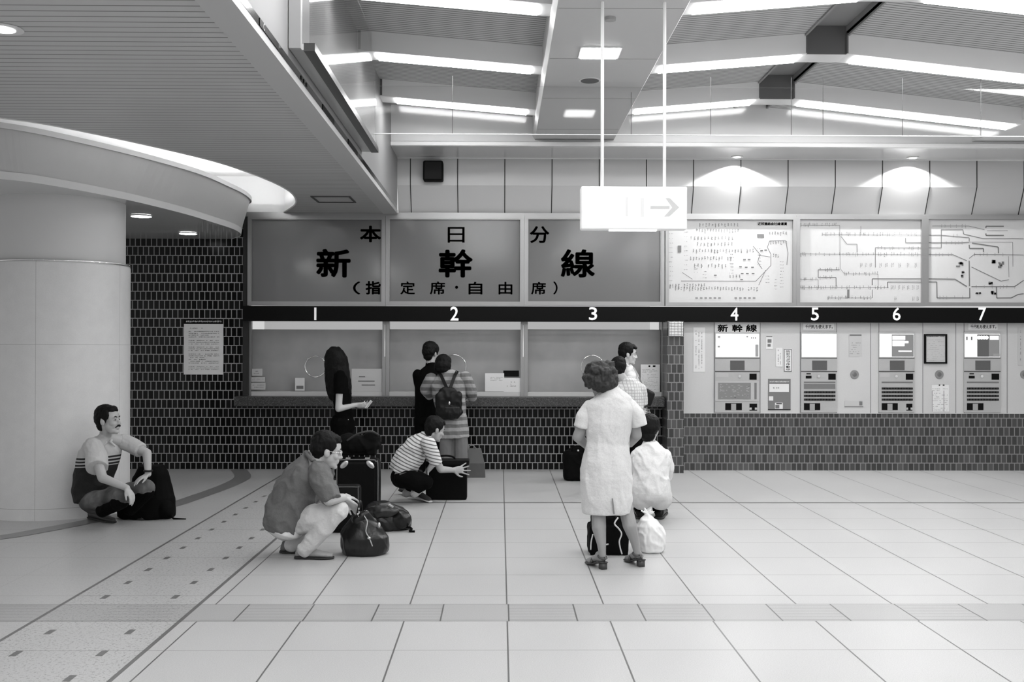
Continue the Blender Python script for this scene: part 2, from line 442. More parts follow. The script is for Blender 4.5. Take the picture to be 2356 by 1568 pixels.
# narrow mirror strip along the edge, with reflections painted on it as dark panels and a letter
mb = MB().box(-1.40, -1.328, -8, 13.38, 3.358, 3.408)
struct('trim_4', mb, mat('mirror_strip', 0.32, 0.12, metal=1.0))
o = thing('edge_reflections', (-1.326, 8.0, 3.36), 'painted reflections, black panels and a white C, along the low ceiling edge', 'sign')
for (pa, pb) in ((597, 640), (742, 768), (801, 822)):
    ya, yb = -1.325*FPX/(pa-VPX), -1.325*FPX/(pb-VPX)
    part('panel', MB().box(-1.3275, -1.324, ya, yb, 3.361, 3.404), M['black'], o)
for k in range(3):
    y0 = -1.325*FPX/(692+k*6-VPX); part('mark', MB().box(-1.3275, -1.324, y0, y0+.035, 3.372, 3.396), M['black'], o)
cu = bpy.data.curves.new('c', 'FONT'); cu.body = "C"; cu.size = 0.055
ob = bpy.data.objects.new('c', cu); COL.objects.link(ob); ob.rotation_euler = (math.pi/2, 0, math.pi/2)
yy = -1.325*FPX/(606-VPX); ob.location = (-1.3225, yy-.02, 3.364); bpy.context.view_layer.update()
me = bpy.data.meshes.new_from_object(ob.evaluated_get(bpy.context.evaluated_depsgraph_get()))
me.transform(ob.matrix_world); me.transform(Matrix.Translation(-V(o.location))); bpy.data.objects.remove(ob)
link('lettering', me, mat('reflected_letter_white', 0.8, 0.5), o)

# cove above the opening: standing wall, lid, hidden lamps
M['cove'] = mat('cove_white', 0.8, 0.5)
struct('wall_cove', MB().curve_wall(C_open, 3.33, 3.80), M['cove'])
mb = MB(); mb.poly([(p[0], p[1], 3.80) for p in C_open] + [(-9, 13.6, 3.80)])
struct('ceiling_cove', mb, M['cove'])
struct('wall_cove_end', MB().box(-9, -1.46, 13.56, 13.6, 3.29, 3.85), M['cove'])
mb = MB().tube([(p[0], p[1], 3.335) for p in C_open], 0.012, 6)
struct('trim_5', mb, M['white'])
lamp_curve = offset_curve(C_top, 0.30)
mb = MB().tube([(p[0], p[1], 3.465) for p in lamp_curve[42:80]], 0.03, 8)
single('cove_lamp', mb, mat('cove_lamp_glow', 0.9, emit=26.0), (lamp_curve[60][0], lamp_curve[60][1], 3.465), 'white neon-like cove lamp tube hidden behind the rim of the oval bulkhead', 'lamp')

# oval bulkhead
mb = MB().curve_wall(C_bot, 3.0, 3.45, C_top)
mb.use(1); lip = offset_curve(C_bot, -0.012); lip2 = offset_curve(C_bot, -0.022)
mb.curve_wall(lip, 2.99, 3.055, lip2)
for i in range(len(lip)-1):
    mb.poly([(lip2[i][0], lip2[i][1], 3.055), (lip2[i+1][0], lip2[i+1][1], 3.055), (C_bot[i+1][0]+.0, C_bot[i+1][1], 3.056), (C_bot[i][0], C_bot[i][1], 3.056)])
it = offset_curve(C_top, 0.06)
for i in range(len(it)-1):
    mb.poly([(C_top[i][0], C_top[i][1], 3.45), (C_top[i+1][0], C_top[i+1][1], 3.45), (it[i+1][0], it[i+1][1], 3.45), (it[i][0], it[i][1], 3.45)])
tl = offset_curve(C_top, -0.012); mb.curve_wall(tl, 3.405, 3.452)
for i in range(len(tl)-1): mb.poly([(tl[i][0], tl[i][1], 3.405), (tl[i+1][0], tl[i+1][1], 3.405), (C_top[i+1][0], C_top[i+1][1], 3.405), (C_top[i][0], C_top[i][1], 3.405)])
mb.use(2); mb.poly([(p[0], p[1], 2.995) for p in lip] + [(-9, 13.6, 2.995)])
mb.use(0); mb.poly([(p[0], p[1], 3.42) for p in C_top] + [(-9, 13.6, 3.42)])
struct('bulkhead', mb, [mat('bulkhead_paint', 0.46, 0.5), mat('bulkhead_lip', 0.62, 0.4), mat('bulkhead_underside', 0.6, 0.10, spec=0.8)])

# ---- column
cx_, cy_ = -4.31, 10.21
def lathe(mb, prof, n=64):
    rings = [[mb.bm.verts.new((cx_ + r*math.cos(2*math.pi*i/n), cy_ + r*math.sin(2*math.pi*i/n), z)) for i in range(n)] for r, z in prof]
    for a, b in zip(rings, rings[1:]):
        for i in range(n): mb._f((a[i], a[(i+1)%n], b[(i+1)%n], b[i]))
def col_fn(nt):
    p, x, y, z = nt.pos()
    b = nt.m('ADD', 0.66, nt.m('MULTIPLY', nt.m('SUBTRACT', nt.noise(9, 4, p), 0.5), 0.10))
    b = nt.m('ADD', b, nt.m('MULTIPLY', nt.m('SUBTRACT', nt.noise(120, 2, p), 0.5), 0.08))
    ang = nt.m('ARCTAN2', nt.m('SUBTRACT', y, cy_), nt.m('SUBTRACT', x, cx_))
    l = nt.m('MAXIMUM', nt.m('MULTIPLY', nt.line(ang, -1.47, 1.2566, 0.006), 0.5), nt.m('MULTIPLY', nt.line(z, 1.61, 50, 0.005), 0.3))
    l = nt.m('MAXIMUM', l, nt.m('MULTIPLY', nt.line(z, 0.105, 50, 0.006), 0.4))
    return nt.mix(l, b, 0.12)
mb = MB(); lathe(mb, [(0.659, 0), (0.659, 2.36), (0.654, 2.375)])
mb.use(1); lathe(mb, [(0.654, 2.375), (0.662, 2.378), (0.662, 2.392), (0.61, 2.396)])
mb.use(2); lathe(mb, [(0.612, 2.396), (0.612, 2.995)])
struct('column', mb, [mat('column_stone', rough=0.35, fn=col_fn), M['chrome'], mat('column_paint', 0.58, 0.5)], smooth=False)
for p in bpy.data.objects['column'].data.polygons: p.use_smooth = True

# ---- high ceiling: crossing beams with lamp strips, ribbed boards, ridge ducts, wide flat beams
Y0, PITCH, BW = 9.65, 1.76, 0.30
bays = [(-1.33, -1.33, 0.36, 4.345, None, 0.0838), ]
RX, RZ, RW = 3.04, 4.335, 0.19          # ridge centre, height of beam underside at the ridge, half width
SL, SR = 0.0835, 0.108
def zbot(x):                             # height of beam undersides
    if x < 0.4: return 4.345 - SL*(x + 1.33)
    if x < RX: return RZ - SL*max(0, RX-RW-x)
    return RZ - SR*max(0, x-RX-RW)
FH = 0.185
cb0, cb1, ZM = 0.385, 1.40, 4.11         # wide flat beam
XR = 5.75                                # next wide beam
segs = [(-1.33, cb0), (cb1, RX-RW), (RX+RW, XR)]
# ribbed boards above the beams (one ceiling)
mb = MB()
for a, b in segs:
    mb.prism([(a, -6.3, zbot(a)+FH), (b, -6.3, zbot(b)+FH), (b, -6.3, zbot(b)+FH+.03), (a, -6.3, zbot(a)+FH+.03)], (0, 19, 0))
struct('ceiling_boards', mb, M['corrug'])
mb = MB().box(RX-RW, RX+RW, -6.3, 12.62, RZ+FH+.085, RZ+FH+.11)
mb.box(RX-RW-.02, RX-RW, -6.3, 12.62, RZ+FH-.02, RZ+FH+.11); mb.box(RX+RW, RX+RW+.02, -6.3, 12.62, RZ+FH-.02, RZ+FH+.11)
struct('ceiling_ridge', mb, mat('ridge_paint', 0.30, 0.5))
mb = MB()
mb.prism([(cb0+.03, -6.3, ZM), (cb1-.03, -6.3, ZM), (cb1, -6.3, ZM+.05), (cb1, -6.3, 5), (cb0, -6.3, 5), (cb0, -6.3, ZM+.05)], (0, 18.92, 0))
mb.use(1)
for yy in (12.0-2.95, 12.0-1.5, 12.0-4.3, 12.0, 5.5, 3.9):
    mb.box(cb0+.04, cb1-.04, yy-.004, yy+.004, ZM-.0015, ZM+.01)
struct('ceiling_beam', mb, [mat('flat_beam_paint', 0.62, 0.5, noise=(200, 0.05)), mat('hair_joint', 0.3, 0.6)])
mb = MB().prism([(XR, -6.3, ZM), (XR+1.0, -6.3, ZM), (XR+1.0, -6.3, 5), (XR, -6.3, 5)], (0, 18.92, 0))
struct('ceiling_beam.001', mb, M['beam'])
struct('ceiling_far', MB().box(XR+1.0, 11, -6.3, 12.62, 4.35, 4.4), M['beam'])
M['fascia_beam'] = M['beam']
lamp_names = []
for k in range(-8, 2):
    ya = Y0 + PITCH*k; yb = ya + BW
    mb = MB()
    for a, b in segs:
        mb.prism([(a, ya, zbot(a)), (b, ya, zbot(b)), (b, ya, zbot(b)+FH), (a, ya, zbot(a)+FH)], (0, BW, 0))
    mb.box(RX-RW, RX+RW, ya+.03, yb, RZ-.0, RZ+FH+.085)
    mb.use(1)
    mb.box(RX-RW+.004, RX+RW-.004, ya+.022, ya+.03, RZ+.0, RZ+FH+.08)
    for x in (RX-RW, RX+RW): mb.box(x-.008, x+.008, ya-.004, ya+.05, RZ+.005, RZ+FH+.01)
    mb.box(-1.325, -1.30, ya-.004, ya+.05, zbot(-1.3)+.01, zbot(-1.3)+FH+.06)
    struct('trim_%d' % (8+k+10), mb, [M['beam'], M['dark_gray']])
    for si, (a, b) in enumerate(segs):
        a2, b2 = a + (0.17 if si == 0 else 0.10), b - (0.05 if si != 0 else 0.10)
        if k < -6 and si == 0: pass
        mb = MB().prism([(a2, ya+.045, zbot(a2)-.012), (b2, ya+.045, zbot(b2)-.012), (b2, ya+.045, zbot(b2)-.001), (a2, ya+.045, zbot(a2)-.001)], (0, BW-.08, 0))
        mid = (a2+b2)/2
        bay = ('the bay by the low ceiling', 'the bay left of the ridge duct', 'the bay right of the ridge duct')[si]
        if k == 1: wh = 'farthest strip lamp in %s' % bay
        elif k == 0: wh = 'second farthest strip lamp in %s' % bay
        elif k == -1: wh = 'strip lamp cut by the photo top in %s' % bay
        else: wh = 'white strip lamp on a ceiling beam over the near end of the hall'
        single('strip_lamp', mb, M['lamp'], (mid, ya+.15, zbot(mid)), wh, 'lamp', 'strip lamps under the ceiling beams')

# glass smoke screens
def screen_glass():
    mb = MB(); yg = 10.0; zt = W(1000, 307, yg).z
    mb.box(-1.22, 11, yg-.005, yg+.005, zt, 4.10)
    mb.use(1)
    for px in (1041, 1452, 1635, 1820, 1893, 2076, 2256, 2440):
        x = W(px, 280, yg).x
        mb.box(x-.0025, x+.0025, yg-.008, yg-.0055, zt, 4.2 if px > 1460 or px < 1200 else 4.05)
    mb.use(2); mb.box(-1.22, 11, yg-.007, yg+.007, zt-.008, zt)
    return mb
o = single('smoke_screen', screen_glass(), [M['glass'], mat('glass_joint', 0.06, 0.6), mat('glass_edge', 0.75, 0.2)], (2.0, 10.0, 3.64), 'clear glass smoke screen hanging across the whole hall below the second farthest beam', 'glass screen')
t = thing('smoke_screen', (-1.2, 8.3, 3.45), 'clear glass smoke screen with dark metal bottom rail along the low ceiling edge', 'glass screen')
mb = MB().box(-1.205, -1.195, 6.55, 9.98, 3.50, 4.5)
part('glass_pane', mb, M['glass'], t)
mb = MB().box(-1.325, -1.24, 6.55, 9.98, 3.462, 3.50); mb.use(1); mb.box(-1.24, -1.17, 6.55, 9.98, 3.455, 3.505)
part('rail', mb, [M['alu'], mat('dark_rail', 0.05, 0.3, metal=0.2)], t)
mb = MB().box(-1.325, -1.25, 6.50, 6.55, 3.46, 4.6)
part('end_post', mb, mat('end_post_gray', 0.35, 0.4), t)

# luminaire, speaker and detector under the flat beam
def on_beam(px, py): return G(px, py, ZM)
c = on_beam(1380, 120); hw = MP(c.y)*42
t = thing('ceiling_lamp', c, 'square recessed white lamp in the flat ceiling beam behind the sign rods', 'lamp')
part('frame', MB().box(c.x-hw-.02, c.x+hw+.02, c.y-.16, c.y+.18, ZM-.008, ZM+.002), M['beam'], t)
part('diffuser', MB().box(c.x-hw, c.x+hw, c.y-.14, c.y+.16, ZM-.014, ZM-.007), M['lamp'], t)
c = on_beam(1357, 184)
t = thing('ceiling_speaker', c, 'round gray speaker grille in the flat ceiling beam below the square lamp', 'speaker')
part('rim', MB().disc(c + V((0,0,-.003)), (0,0,1), MP(c.y)*25, th=.008), M['beam'], t)
part('grille', MB().disc(c + V((0,0,-.009)), (0,0,1), MP(c.y)*21, th=.006), mat('speaker_grille', 0.13, 0.7), t)
c = on_beam(1404, 40)
single('smoke_detector', MB().disc(c + V((0,0,-.012)), (0,0,1), MP(c.y)*13, th=.025), mat('detector_gray', 0.4, 0.5), c, 'small round smoke detector in the flat beam at the top of the photo', 'detector')

# wall washers over the fare maps
for px in (1690, 2092):
    X = (px-VPX)/FPX*13.4; p = V((X, 13.23, zA))
    t = thing('downlight', p, 'recessed downlight washing the wall panels above the %s fare map' % ('first' if px < 1800 else 'second'), 'lamp', 'downlights above the fare maps')
    part('rim', MB().disc(p + V((0,0,-.004)), (0,0,1), .075, th=.012), M['white'], t)
    part('bulb', MB().disc(p + V((0,0,-.011)), (0,0,1), .045, th=.006), mat('downlight_glow', 0.9, emit=3.0), t)
    L = bpy.data.lights.new('downlight_beam', 'SPOT'); L.energy = 150; L.spot_size = math.radians(136); L.spot_blend = 0.25; L.shadow_soft_size = 0.03
    lo = bpy.data.objects.new('downlight_beam', L); COL.objects.link(lo); lo.parent = t; lo.location = (0, 0, -.02)
# downlights under the bulkhead and low ceiling
for i, (px, py, z, lab) in enumerate(((325, 497, 2.992, 'round white downlight under the bulkhead beside the column'), (433, 537, 2.992, 'round white downlight under the bulkhead close to the tiled wall'), (4, 66, 3.328, 'white downlight in the low ribbed ceiling cut by the left edge of the photo'))):
    c = G(px, py, z)
    t = thing('downlight', c, lab, 'lamp', 'downlights on the left')
    part('rim', MB().disc(c + V((0,0,-.002)), (0,0,1), .112, th=.004, n=32), M['white'], t)
    part('diffuser', MB().disc(c + V((0,0,-.005)), (0,0,1), .104 if i < 2 else .07, th=.004, n=32), mat('downlight_diffuser', 0.9, emit=6.0 if i < 2 else 2.0), t)
for (x, y) in ((-2.6, 4.2), (-4.2, 4.4), (-5.8, 4.2), (-2.6, 1.4), (-4.2, 1.4), (-5.8, 1.4)):  # unseen lamps added to brighten the column and the left floor
    c = V((x, y, 3.328)); t = thing('downlight', c, 'added unseen downlight in the low ribbed ceiling brightening the column and floor', 'lamp', 'added downlights on the left out of view')
    part('diffuser', MB().disc(c + V((0,0,-.006)), (0,0,1), .118, th=.012, n=32), mat('added_downlight_diffuser', 0.9, emit=48.0), t)
# access hatch outline in the low ceiling
a, b = G(715, 451, 3.33), G(812, 464, 3.33)
mb = MB()
x0, x1, y0, y1 = a.x, G(806, 451, 3.33).x, b.y, a.y
for bx in ((x0, x1, y0, y0+.025), (x0, x1, y1-.025, y1), (x0, x0+.02, y0, y1), (x1-.02, x1, y0, y1)): mb.box(bx[0], bx[1], bx[2], bx[3], 3.318, 3.331)
single('ceiling_hatch', mb, mat('hatch_frame', 0.06, 0.5), ((x0+x1)/2, (y0+y1)/2, 3.325), 'rectangular dark hatch outline in the low ceiling above the first window', 'hatch')
# ================================================================== signs, windows, machines
M['brown'] = mat('sign_panel_acrylic', 0.15, 0.12, spec=0.5)
M['ink'] = mat('ink_black', 0.004, 0.7, spec=0.1)
M['paper'] = mat('paper_white', 0.72, 0.6)
M['paper2'] = mat('paper_gray', 0.5, 0.6)
M['print'] = mat('printed_gray', 0.16, 0.7)
M['print_light'] = mat('printed_pale', 0.33, 0.7)
M['frame'] = mat('frame_aluminium', 0.32, 0.3, metal=0.7)

def rect(mb, x0, y0, x1, y1, Y, d=0.002, d2=0.0):    # thin plate over a picture rectangle at depth Y, facing the hall
    a, b = W(x0, y1, Y), W(x1, y0, Y)
    mb.box(min(a.x, b.x), max(a.x, b.x), Y-d, Y-d2, a.z, b.z); return mb
def glyph(mb, s, x0, y0, x1, y1, Y, bold=0.0):
    a, b = W(x0, y1, Y), W(x1, y0, Y); mb.text(s, (a.x, b.x), (a.z, b.z), Y, bold); return mb
def mark(mb, x0, y0, x1, y1, Y):                       # flat ink mark
    a, b = W(x0, y1, Y), W(x1, y0, Y); mb.poly([a, V((b.x, a.y, a.z)), b, V((a.x, a.y, b.z))])
def blot(mb, r, px, py, h, w=2.0, mats=(0, 1)):          # one tiny unreadable column of print
    y = py
    while y < py + h:
        s_ = r.uniform(.55, 1.0); mb.use(r.choice(mats)); o = r.uniform(-.3, .3)
        if r.random() < .95: mark(mb, px+o, y, px+o+r.uniform(.35, 1)*w, y+s_, YM-.001)
        y += s_ + r.uniform(.25, .6)
def lines(mb, x0, y0, x1, y1, Y, rows, seed, dens=0.75, hh=0.5, vertical=False):   # rows of unreadably small print
    r = random.Random(seed)
    if vertical:
        for i in range(rows):
            cxp = x0 + (i+.5)*(x1-x0)/rows; wd = (x1-x0)/rows*hh/2; y = y0
            while y < y1:
                l = r.uniform(1.2, 3.5)
                if r.random() < dens:
                    q = y
                    while q < min(y+l, y1): mark(mb, cxp-wd*r.uniform(.4, 1), q, cxp+wd*r.uniform(.4, 1), q+r.uniform(.35, .7), Y-.001); q += r.uniform(.8, 1.2)
                y += l + r.uniform(.6, 1.4)
    else:
        for i in range(rows):
            cyp = y0 + (i+.5)*(y1-y0)/rows; ht = (y1-y0)/rows*hh/2; x = x0; xe = x1 if r.random() > .3 else x0 + (x1-x0)*r.uniform(.4, .95)
            while x < xe:
                l = r.uniform(1.2, 4.0)
                if r.random() < dens:
                    q = x
                    while q < min(x+l, xe): mark(mb, q, cyp-ht*r.uniform(.3, 1), q+r.uniform(.4, .8), cyp+ht*r.uniform(.3, 1), Y-.001); q += r.uniform(.8, 1.2)
                x += l + r.uniform(.6, 1.4)
    return mb
def frame_box(mb, x0, y0, x1, y1, Yf, Yb, t):         # four rails
    a, b = W(x0, y1, Yf), W(x1, y0, Yf)
    X0, X1, Z0, Z1 = a.x, b.x, a.z, b.z
    mb.box(X0, X1, Yf, Yb, Z1-t, Z1); mb.box(X0, X1, Yf, Yb, Z0, Z0+t)
    mb.box(X0, X0+t, Yf, Yb, Z0+t, Z1-t); mb.box(X1-t, X1, Yf, Yb, Z0+t, Z1-t)
    return X0, X1, Z0, Z1

# ---- sign panels over the counter
SP = [(569, 887, 'left'), (887, 1206, 'middle'), (1206, 1529, 'right')]
texts = {0: [("本", 828, 519, 877, 557, .034), ("新", 727, 572, 807, 638, .035), ("（", 812, 647, 829, 677, .022), ("指", 841, 646, 876, 677, .034)],
         1: [("日", 1030, 522, 1069, 558, .012), ("幹", 1009, 573, 1088, 638, .035), ("定", 921, 647, 955, 677, .022), ("席", 989, 647, 1024, 677, .022), ("・", 1047, 657, 1054, 664, .034), ("自", 1078, 648, 1110, 677, .022), ("由", 1147, 648, 1179, 677, .022)],
         2: [("分", 1219, 520, 1264, 559, .026), ("線", 1290, 573, 1369, 638, .03), ("席", 1222, 648, 1256, 677, .022), ("）", 1273, 647, 1283, 677, .022)]}
labs = ['brown sign panel reading 本 and 新 above window 1', 'brown sign panel reading 日 and 幹 above window 2', 'brown sign panel reading 分 and 線 above window 3']
for i, (a, b, nm) in enumerate(SP):
    base = W((a+b)/2, 700, 13.5)
    t = thing('sign_panel', base, labs[i], 'sign', 'brown sign panels above the counter')
    mb = MB(); frame_box(mb, a, 496, b, 702, 13.48, 13.6, .04)
    X0, X1, Z0, Z1 = frame_box(mb, a+4, 500, b-4, 698, 13.49, 13.6, .03)
    part('frame', mb, M['frame'], t)
    mb = MB(); rect(mb, a+6, 502, b-6, 697, 13.52, .0, -.03); part('face', mb, M['brown'], t)
    for s, x0, y0, x1, y1, bo in texts[i]: part('character', glyph(MB(), s, x0, y0, x1, y1, 13.517, bo), M['ink'], t)
# backing above the panels
struct('trim_6', MB().box(-3.30, 11, 13.5, 13.9, W(1000, 497, 13.5).z-.01, zC+.005), M['frame'])

# ---- fare maps
def map_lines(mb, segs, ox, oy, sc, Y, wd):
    for pl in segs:
        w_ = pl[0]; pts = pl[1:]
        for p, q in zip(pts, pts[1:]):
            a = W(ox + p[0]*sc, oy + p[1]*sc, Y); b = W(ox + q[0]*sc, oy + q[1]*sc, Y)
            d = (b-a); d.y = 0
            if d.length < 1e-5: continue
            n = V((-d.z, 0, d.x)).normalized()*w_*wd/2
            e = V((0, 0, 0)); mb.poly([a-n, b-n, b+n, a+n])
def ticks(mb, r, xs, y, ox, oy, sc, Y, hgt=18):
    for x in xs:
        h = r.uniform(.5, 1.2)*hgt; px, py = ox + x*sc, oy + (y + r.uniform(-.6, .2)*hgt)*sc
        rect(mb, px, py, px + r.uniform(1.0, 2.2), py + h*sc, Y, .001)
def fare_map(x0, x1, lab, art):
    base = W((x0+x1)/2, 702, 13.5)
    t = thing('fare_map', base, lab, 'fare map', 'fare maps above the ticket machines')
    mb = MB(); frame_box(mb, x0, 497, x1, 703, 13.46, 13.6, .045)
    part('frame', mb, M['alu_dark'] if False else M['frame'], t)
    mb = MB(); rect(mb, x0+5, 506, x1-5, 700, 13.50, .0, -.03); part('board', mb, M['map'], t)
    mb = MB(); art(mb); part('route_lines', mb, [M['print_map'], M['print_map2'], M['ink']], t)
M['map'] = mat('map_board', 0.50, 0.5, emit=0.03, noise=(200, 0.04))
M['print_map'] = mat('map_print', 0.15, 0.6)
M['print_map2'] = mat('map_print_pale', 0.22, 0.6)
YM = 13.497
def art1(mb):
    r = random.Random(3); ox, oy, sc = 1530, 500, 310/2356
    map_lines(mb, [(1.6, (280, 1110), (1590, 1112), (1850, 840), (1850, 640), (1790, 520), (1830, 410), (2110, 405), (2150, 620), (2130, 830))], ox, oy, sc, YM, .0042)
    map_lines(mb, [(2, (300, 960), (480, 1080)), (2, (1640, 1180), (1760, 920)), (2, (1640, 660), (1840, 690)), (2, (1540, 500), (1660, 640), (1620, 780), (1700, 900))], ox, oy, sc, YM, .003)
    mb.use(1)
    for y, xa, xb, st in ((130, 600, 1310, 55), (230, 550, 1280, 48), (360, 450, 1180, 60), (470, 560, 1180, 60), (585, 440, 1560, 52), (715, 440, 1180, 50), (845, 510, 1100, 60), (1190, 80, 700, 50), (1245, 80, 1640, 49), (280, 1820, 2180, 48), (440, 1840, 2120, 45), (670, 1890, 2000, 40), (1030, 1130, 1310, 55)):
        x = xa
        while x < xb:
            if r.random() < .9:
                px, py = ox + x*sc, oy + y*sc; mb.use(r.choice((0, 1)))
                blot(mb, r, px, py - r.uniform(3, 5), r.uniform(5, 9), 3.4)
            x += st
    for x, ya, yb in ((100, 280, 1120), (365, 250, 960), (540, 840, 1000), (690, 940, 1070), (1160, 640, 1000), (1650, 540, 840), (2040, 770, 1220), (1790, 1020, 1150), (1940, 1080, 1250)):
        y = ya
        while y < yb:
            px, py = ox + x*sc, oy + y*sc; mb.use(r.choice((0, 1)))
            [mark(mb, px-4+k*1.5, py+r.uniform(-.4, .2), px-4+k*1.5+r.uniform(.5, 1.3), py+r.uniform(.5, 1.8), YM-.001) for k in range(6) if r.random() < .75]; y += 82 if x < 400 else 55
    for x, y in ((1320, 860), (1420, 870), (1530, 870), (1350, 980), (1440, 980), (1540, 980), (1470, 735), (1340, 1085), (1390, 735), (880, 1010), (1690, 580), (1760, 570)):
        px, py = ox + x*sc, oy + y*sc; mb.use(0); rect(mb, px-3, py-1.2, px+3, py+1.2, YM, .001)
    mb.use(1)
    for k in range(6): rect(mb, ox+(530+80*k)*sc, oy+1395*sc, ox+(575+80*k)*sc, oy+1420*sc, YM, .001)
    for k in range(5): rect(mb, ox+(1215+80*k)*sc, oy+1395*sc, ox+(1260+80*k)*sc, oy+1420*sc, YM, .001)
    mb.use(0); rect(mb, ox+1610*sc, oy+290*sc, ox+1730*sc, oy+350*sc, YM, .001); rect(mb, ox+225*sc, oy+490*sc, ox+285*sc, oy+610*sc, YM, .001)
    mb.use(2); glyph(mb, "近郊連絡会社線運賃", 1743, 511, 1811, 518, YM, .034)
def art2(mb):
    r = random.Random(4); ox, oy, sc = 1830, 500, 300/2295
    map_lines(mb, [(2, (90, 140), (780, 140), (790, 900), (860, 990), (1455, 995), (1460, 1250)), (2, (470, 300), (2240, 312)), (2, (1150, 150), (1155, 300)), (3, (800, 330), (910, 470), (1085, 470), (1090, 610)), (2, (80, 640), (2240, 655)), (3, (1410, 880), (1410, 530), (2240, 535)), (4, (1940, 360), (1942, 445), (2240, 445)), (4, (780, 920), (402, 920), (402, 1055), (715, 1055), (717, 1210)), (2, (85, 1090), (400, 1095), (405, 1260)), (2, (85, 1235), (1640, 1235)), (5, (2240, 1080), (1352, 1080), (1352, 1190)), (3, (1352, 1270), (1355, 1415)), (5, (2240, 1137), (1622, 1137), (1625, 1240)), (2, (560, 1415), (1350, 1415)), (12, (932, 1270), (932, 1415))], ox, oy, sc, YM, .0024)
    for y, xa, xb in ((120, 90, 760), (285, 470, 2200), (640, 90, 2200), (535, 1450, 2200), (905, 430, 790), (980, 860, 1440), (1080, 90, 380), (1225, 90, 1640), (1405, 570, 1350), (1045, 430, 690)):
        x = xa
        while x < xb:
            mb.use(r.choice((0, 1))); px, py = ox+x*sc, oy+y*sc
            blot(mb, r, px, py - r.uniform(2, 4), r.uniform(5, 9), 2.2); x += r.choice((28, 40, 60, 90))
    mb.use(1)
    for y, xs in ((840, (1160, 1245, 1330, 1500, 1600, 1710, 1840, 1985, 2120)), (1230, (1700, 1750, 1825, 1900, 1985, 2075, 2155)), (1430, (1760, 2080, 2155))):
        for x in xs:
            px, py = ox+x*sc, oy+y*sc
            blot(mb, r, px-2.4, py-5, 10, 1.8); blot(mb, r, px+.8, py-5, 8, 1.8)
def art3(mb):
    r = random.Random(5); ox, oy, sc = 2120, 500, 236/1805
    map_lines(mb, [(2, (190, 150), (830, 150), (1110, 215)), (3, (110, 535), (348, 535), (348, 215), (730, 215), (740, 290), (1080, 370), (1800, 375)), (5, (1135, 185), (1135, 155), (1450, 155)), (5, (1135, 280), (1135, 315), (1450, 315)), (2, (1150, 232), (1520, 232)), (3, (110, 312), (350, 312), (840, 355), (840, 420)), (4, (100, 445), (700, 445), (840, 435)), (5, (840, 480), (845, 545), (1090, 545), (1092, 610)), (5, (890, 450), (1350, 520), (1355, 630)), (2, (840, 432), (1605, 435), (1610, 865)), (3, (110, 652), (550, 652), (800, 760)), (3, (840, 720), (930, 650), (1800, 660)), (5, (840, 760), (845, 1210)), (5, (110, 1080), (590, 1085), (800, 1215)), (4, (880, 1217), (1640, 1217), (1800, 1105)), (5, (120, 1135), (270, 1135), (275, 1415), (850, 1415), (850, 1240)), (3, (880, 870), (1400, 1120), (1540, 1095)), (5, (1320, 1220), (1325, 1417), (1580, 1415), (1700, 1355), (1800, 1340)), (2, (1530, 680), (1540, 1050))], ox, oy, sc, YM, .0028)
    for y, xa, xb in ((150, 350, 800), (320, 560, 640), (445, 430, 730), (650, 150, 550), (650, 930, 1440), (1080, 450, 570), (1217, 960, 1650), (1405, 320, 800)):
        x = xa
        while x < xb:
            px, py = ox+x*sc, oy+y*sc; blot(mb, r, px, py-4, 8, 1.8); x += r.choice((60, 100, 140))
    mb.use(0)
    for (x0, y0, x1, y1) in ((585, 720, 740, 880), (690, 910, 755, 1060), (1180, 1120, 1255, 1180), (895, 1310, 1050, 1350), (1170, 1290, 1320, 1355), (1215, 740, 1305, 810), (1345, 750, 1455, 890)):
        for k in range(5):
            a, b = r.uniform(x0, x1-30), r.uniform(y0, y1-25); mb.use(r.choice((0, 0, 1)))
            rect(mb, ox+a*sc, oy+b*sc, ox+min(x1, a+r.uniform(25, 70))*sc, oy+min(y1, b+r.uniform(20, 60))*sc, YM, .001)
fare_map(1531, 1833, 'white fare map with rows of tiny print beside the brown signs', art1)
fare_map(1833, 2129, 'white route map with long branching lines between two other maps', art2)
fare_map(2129, 2440, 'white route map with loop line cut by the right edge', art3)

# ---- black fascia with window numbers
a, b = W(560, 738, 13.38), W(560, 703, 13.38)
t = thing('number_fascia', (2.0, 13.4, a.z), 'long black band carrying white numbers 1 to 7 over windows and machines', 'sign')
part('band', MB().box(-3.30, 11, 13.38, 13.482, a.z, b.z), M['black'], t)
M['numeral'] = mat('numeral_white', 0.85, 0.5, emit=0.15)
for s, x0, y0, x1, y1 in (("1", 723, 707, 728, 736), ("2", 1036, 705, 1055, 737), ("3", 1355, 706, 1374, 736), ("4", 1681, 707, 1699, 737), ("5", 1866, 707, 1884, 737), ("6", 2054, 707, 2072, 737), ("7", 2251, 707, 2269, 737)):
    mb = MB()
    if s == "1": rect(mb, x0, y0, x1, y1, 13.378, .004)
    else: glyph(mb, s, x0, y0, x1, y1, 13.374, .016)
    part('numeral', mb, M['numeral'], t)

